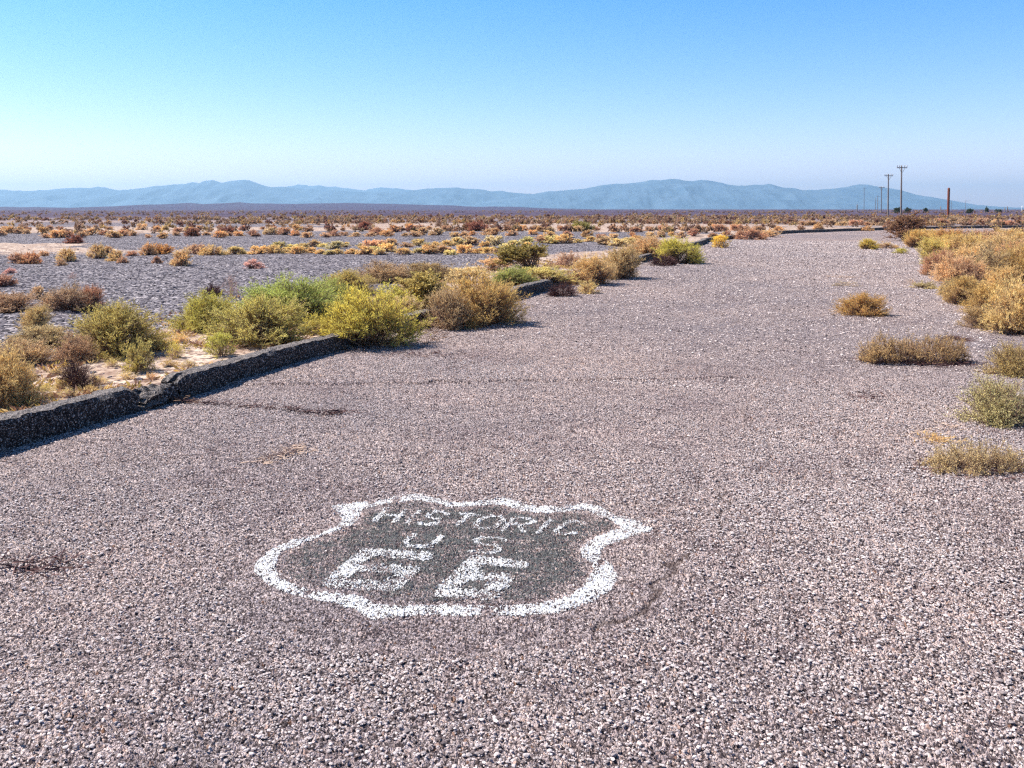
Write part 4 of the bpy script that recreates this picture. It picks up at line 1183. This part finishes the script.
# trees on the horizon
def tree(px, ytop, d, wpx, label, kind, seed):
    x = (px - 512) / FPX * d
    H = CAM_H + (HOR - ytop) / FPX * d
    Wm = wpx / FPX * d
    o = empty('desert_tree', (x, d, 0))
    g = np.random.default_rng(seed)
    v, f = lathe([(.16, 0), (.12, H * .3), (.07, H * .7), (.01, H * .85)], 8)
    sv, sf = [v], [f]; off = len(v)
    n = 9
    a = g.uniform(0, 6.28, n); z0 = g.uniform(.25, .6, n) * H
    p0 = np.c_[np.zeros(n), np.zeros(n), z0]; p1 = p0 + np.c_[np.cos(a) * Wm * .35, np.sin(a) * Wm * .35, g.uniform(.15, .35, n) * H]
    v, f = tubes(p0, p1, .06, .02); sv.append(v); sf.append(f + off)
    link('trunk', mesh_np('trunk', np.vstack(sv), np.vstack(sf), [M_STEM]), o)
    lv, lf, tone, inner, _, _ = bush(seed=seed, nst=50, ntw=8, nlf=7, leaf=.09, lw=.5, lumps=10, h=.6)
    lv = lv * [Wm / 1.03, Wm / 1.03, H * .85 / .62] + [0, 0, H * .15]
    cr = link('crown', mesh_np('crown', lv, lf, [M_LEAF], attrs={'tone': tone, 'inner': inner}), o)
    cr.color = (*kind, 1)
    tag(o, label, 'tree', 'dark trees on the horizon')
DK = (.07, .085, .045)
tree(986.5, 206.5, 330, 4, 'narrow dark upright tree on the horizon past the small lopsided pole', DK, 1)
tree(998, 209, 330, 8, 'round dark low tree on the horizon beside the short post pair', DK, 2)
tree(897, 207.5, 300, 8, 'dark bushy tree on the horizon at the foot of the tallest pole', DK, 3)
tree(908, 208, 300, 8, 'dark bushy tree on the horizon just past the tallest pole', DK, 4)
tree(970, 208.5, 300, 9, 'low dark tree on the horizon behind the lopsided pole', DK, 5)
tree(925, 208, 320, 6, 'small dark tree on the horizon between tallest pole and rusty post', DK, 6)

# ------------------------------------------------------------------ mountains
def ridge(name, prof, D, depth, mat, seed, rough=.75, back=1.0):
    prof = np.array(prof, float)
    px = np.linspace(prof[0, 0], prof[-1, 0], 700)
    yy = np.interp(px, prof[:, 0], prof[:, 1])
    hgt = CAM_H + np.maximum(HOR + .4 - yy, 0) / FPX * D * 1.02
    x = (px - 512) / FPX * D
    hgt = hgt + (fbm(x * .012, x * 0 + seed, seed, 4) - .47) * .018 * D / 9 * .12 + (fbm(x * .0045, x * 0 + seed, seed + 40, 5) - .47) * .0042 * D
    vs = np.linspace(-1, 1, 41)
    Xm = np.repeat(x[:, None], len(vs), 1)
    nn = fbm(Xm / depth * 5, (vs[None] + Xm * 0) * 2.2, seed + 5, 5)
    rid = 1 - np.abs(2 * nn - .94) * 1.6
    base = (1 - np.abs(vs)) ** .85
    Hm = hgt[:, None] * base[None] * (1 - rough * (1 - base[None]) * 2 * (1 - rid)) 
    Ym = D + (vs[None] * depth) + (fbm(Xm / depth * 2, Xm * 0 + 3, seed + 9, 3) - .5) * depth * .3
    n, k = Hm.shape
    i = np.arange(n * k).reshape(n, k)
    q = np.stack([i[:-1, :-1], i[1:, :-1], i[1:, 1:], i[:-1, 1:]], -1).reshape(-1, 4)
    o = link(name, mesh_np(name, np.stack([Xm, Ym, Hm - 3], -1).reshape(-1, 3), q, [mat], smooth=True))
    tag(o, kind='structure')
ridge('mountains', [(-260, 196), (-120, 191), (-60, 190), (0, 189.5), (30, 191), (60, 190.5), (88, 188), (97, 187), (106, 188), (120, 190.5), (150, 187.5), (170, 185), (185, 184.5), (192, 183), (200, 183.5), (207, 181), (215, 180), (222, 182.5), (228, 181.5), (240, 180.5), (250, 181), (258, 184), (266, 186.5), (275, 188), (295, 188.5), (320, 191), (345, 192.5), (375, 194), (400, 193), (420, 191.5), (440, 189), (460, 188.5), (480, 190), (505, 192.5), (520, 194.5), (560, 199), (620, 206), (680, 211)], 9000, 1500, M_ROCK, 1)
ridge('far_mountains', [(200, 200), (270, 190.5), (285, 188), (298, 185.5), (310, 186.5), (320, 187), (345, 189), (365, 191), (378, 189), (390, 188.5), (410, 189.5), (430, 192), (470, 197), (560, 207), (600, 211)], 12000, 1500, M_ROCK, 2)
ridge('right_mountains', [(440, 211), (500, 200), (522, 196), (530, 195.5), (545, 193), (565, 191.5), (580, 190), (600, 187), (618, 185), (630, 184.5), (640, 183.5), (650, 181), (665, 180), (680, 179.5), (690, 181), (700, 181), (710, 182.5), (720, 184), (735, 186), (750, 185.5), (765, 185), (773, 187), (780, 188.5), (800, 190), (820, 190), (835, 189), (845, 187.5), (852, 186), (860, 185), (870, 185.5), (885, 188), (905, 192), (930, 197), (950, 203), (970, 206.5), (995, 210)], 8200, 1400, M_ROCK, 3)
ridge('low_hills', [(-300, 206), (-60, 207), (0, 206.3), (30, 206), (55, 207.3), (100, 206), (120, 204.5), (160, 203.5), (190, 201.8), (205, 203), (225, 202), (240, 200.8), (250, 202), (300, 202.8), (350, 203), (400, 204), (440, 204.5), (490, 205.5), (540, 206.5), (590, 208), (640, 208.9), (720, 210)], 2500, 900, M_HILL, 4)

# ------------------------------------------------------------------ haze: real air between here and the mountains
hz = NT('desert_air')
pv = hz.n('ShaderNodeVolumePrincipled')
pv.inputs['Color'].default_value = (.46, .74, 1.0, 1)
pv.inputs['Density'].default_value = 1.12e-4
pv.inputs['Anisotropy'].default_value = .25
hz.l(pv.outputs[0], hz.out.inputs['Volume'])
v, f = boxv(0, 0, 0, 29000, 29000, 401.5)
o = link('haze', mesh_np('haze', v + [0, 0, 401.5 / 2 - 5.0], f, [hz.m]))
tag(o, kind='stuff')

# ------------------------------------------------------------------ light
SUN_EL = R(50); sx, sy = -.965, .262
SUN_ROT = math.atan2(sx, sy)
w = bpy.data.worlds.new('World'); scene.world = w; w.use_nodes = True
t = w.node_tree; t.nodes.clear()
sky = t.nodes.new('ShaderNodeTexSky'); sky.sky_type = 'NISHITA'; sky.sun_disc = False
sky.sun_elevation = SUN_EL; sky.sun_rotation = SUN_ROT
sky.altitude = 300; sky.air_density = 1.0; sky.dust_density = .4; sky.ozone_density = 2.5
hs = t.nodes.new('ShaderNodeHueSaturation'); hs.inputs['Saturation'].default_value = 1.25; hs.inputs['Hue'].default_value = .5
bg = t.nodes.new('ShaderNodeBackground'); bg.inputs[1].default_value = .11
ow = t.nodes.new('ShaderNodeOutputWorld')
t.links.new(sky.outputs[0], hs.inputs['Color']); tcw = t.nodes.new('ShaderNodeTexCoord'); sx_ = t.nodes.new('ShaderNodeSeparateXYZ'); t.links.new(tcw.outputs['Generated'], sx_.inputs[0])
cr = t.nodes.new('ShaderNodeValToRGB'); t.links.new(sx_.outputs[2], cr.inputs[0])
while len(cr.color_ramp.elements) < 5: cr.color_ramp.elements.new(.5)
for e, (p_, c_) in zip(cr.color_ramp.elements, [(0, (1.16, .89, 1.15)), (.06, (1.03, .875, 1.10)), (.14, (.78, .83, 1.03)), (.24, (.49, .80, .99)), (.6, (.32, .45, .55))]):
    e.position = p_; e.color = (*c_, 1)
mm = t.nodes.new('ShaderNodeMix'); mm.data_type = 'RGBA'; mm.blend_type = 'MULTIPLY'; mm.inputs[0].default_value = 1
t.links.new(hs.outputs[0], mm.inputs[6]); t.links.new(cr.outputs[0], mm.inputs[7]); t.links.new(mm.outputs[2], bg.inputs[0]); t.links.new(bg.outputs[0], ow.inputs[0])
sl = bpy.data.lights.new('sun', 'SUN'); sl.energy = 5.0; sl.angle = R(.53); sl.color = (1, .94, .85)
so = bpy.data.objects.new('sun', sl); COL.objects.link(so)
dv = Vector((sx * math.cos(SUN_EL), sy * math.cos(SUN_EL), math.sin(SUN_EL)))
so.rotation_euler = dv.to_track_quat('Z', 'Y').to_euler(); so.location = (-20, 6, 30)

cam = bpy.data.cameras.new('camera'); cam.sensor_width = 36; cam.lens = FPX * 36 / 1024
cam.clip_start = .05; cam.clip_end = 60000
co = bpy.data.objects.new('camera', cam); COL.objects.link(co)
cam.shift_y = (CY - 384.0) / 1024.0
co.location = (0, 0, CAM_H); co.rotation_euler = (math.pi / 2 - PITCH, 0, 0)
scene.camera = co
vs = scene.view_settings
vs.view_transform = 'Standard'; vs.look = 'None'; vs.gamma = 1; vs.use_curve_mapping = False
vs.exposure = .95
c = scene.cycles
c.use_denoising = False
c.max_bounces = 6; c.transparent_max_bounces = 12; c.volume_bounces = 0
c.use_adaptive_sampling = True; c.adaptive_threshold = .02
c.pixel_filter_type = 'BLACKMAN_HARRIS'; c.filter_width = 1.3
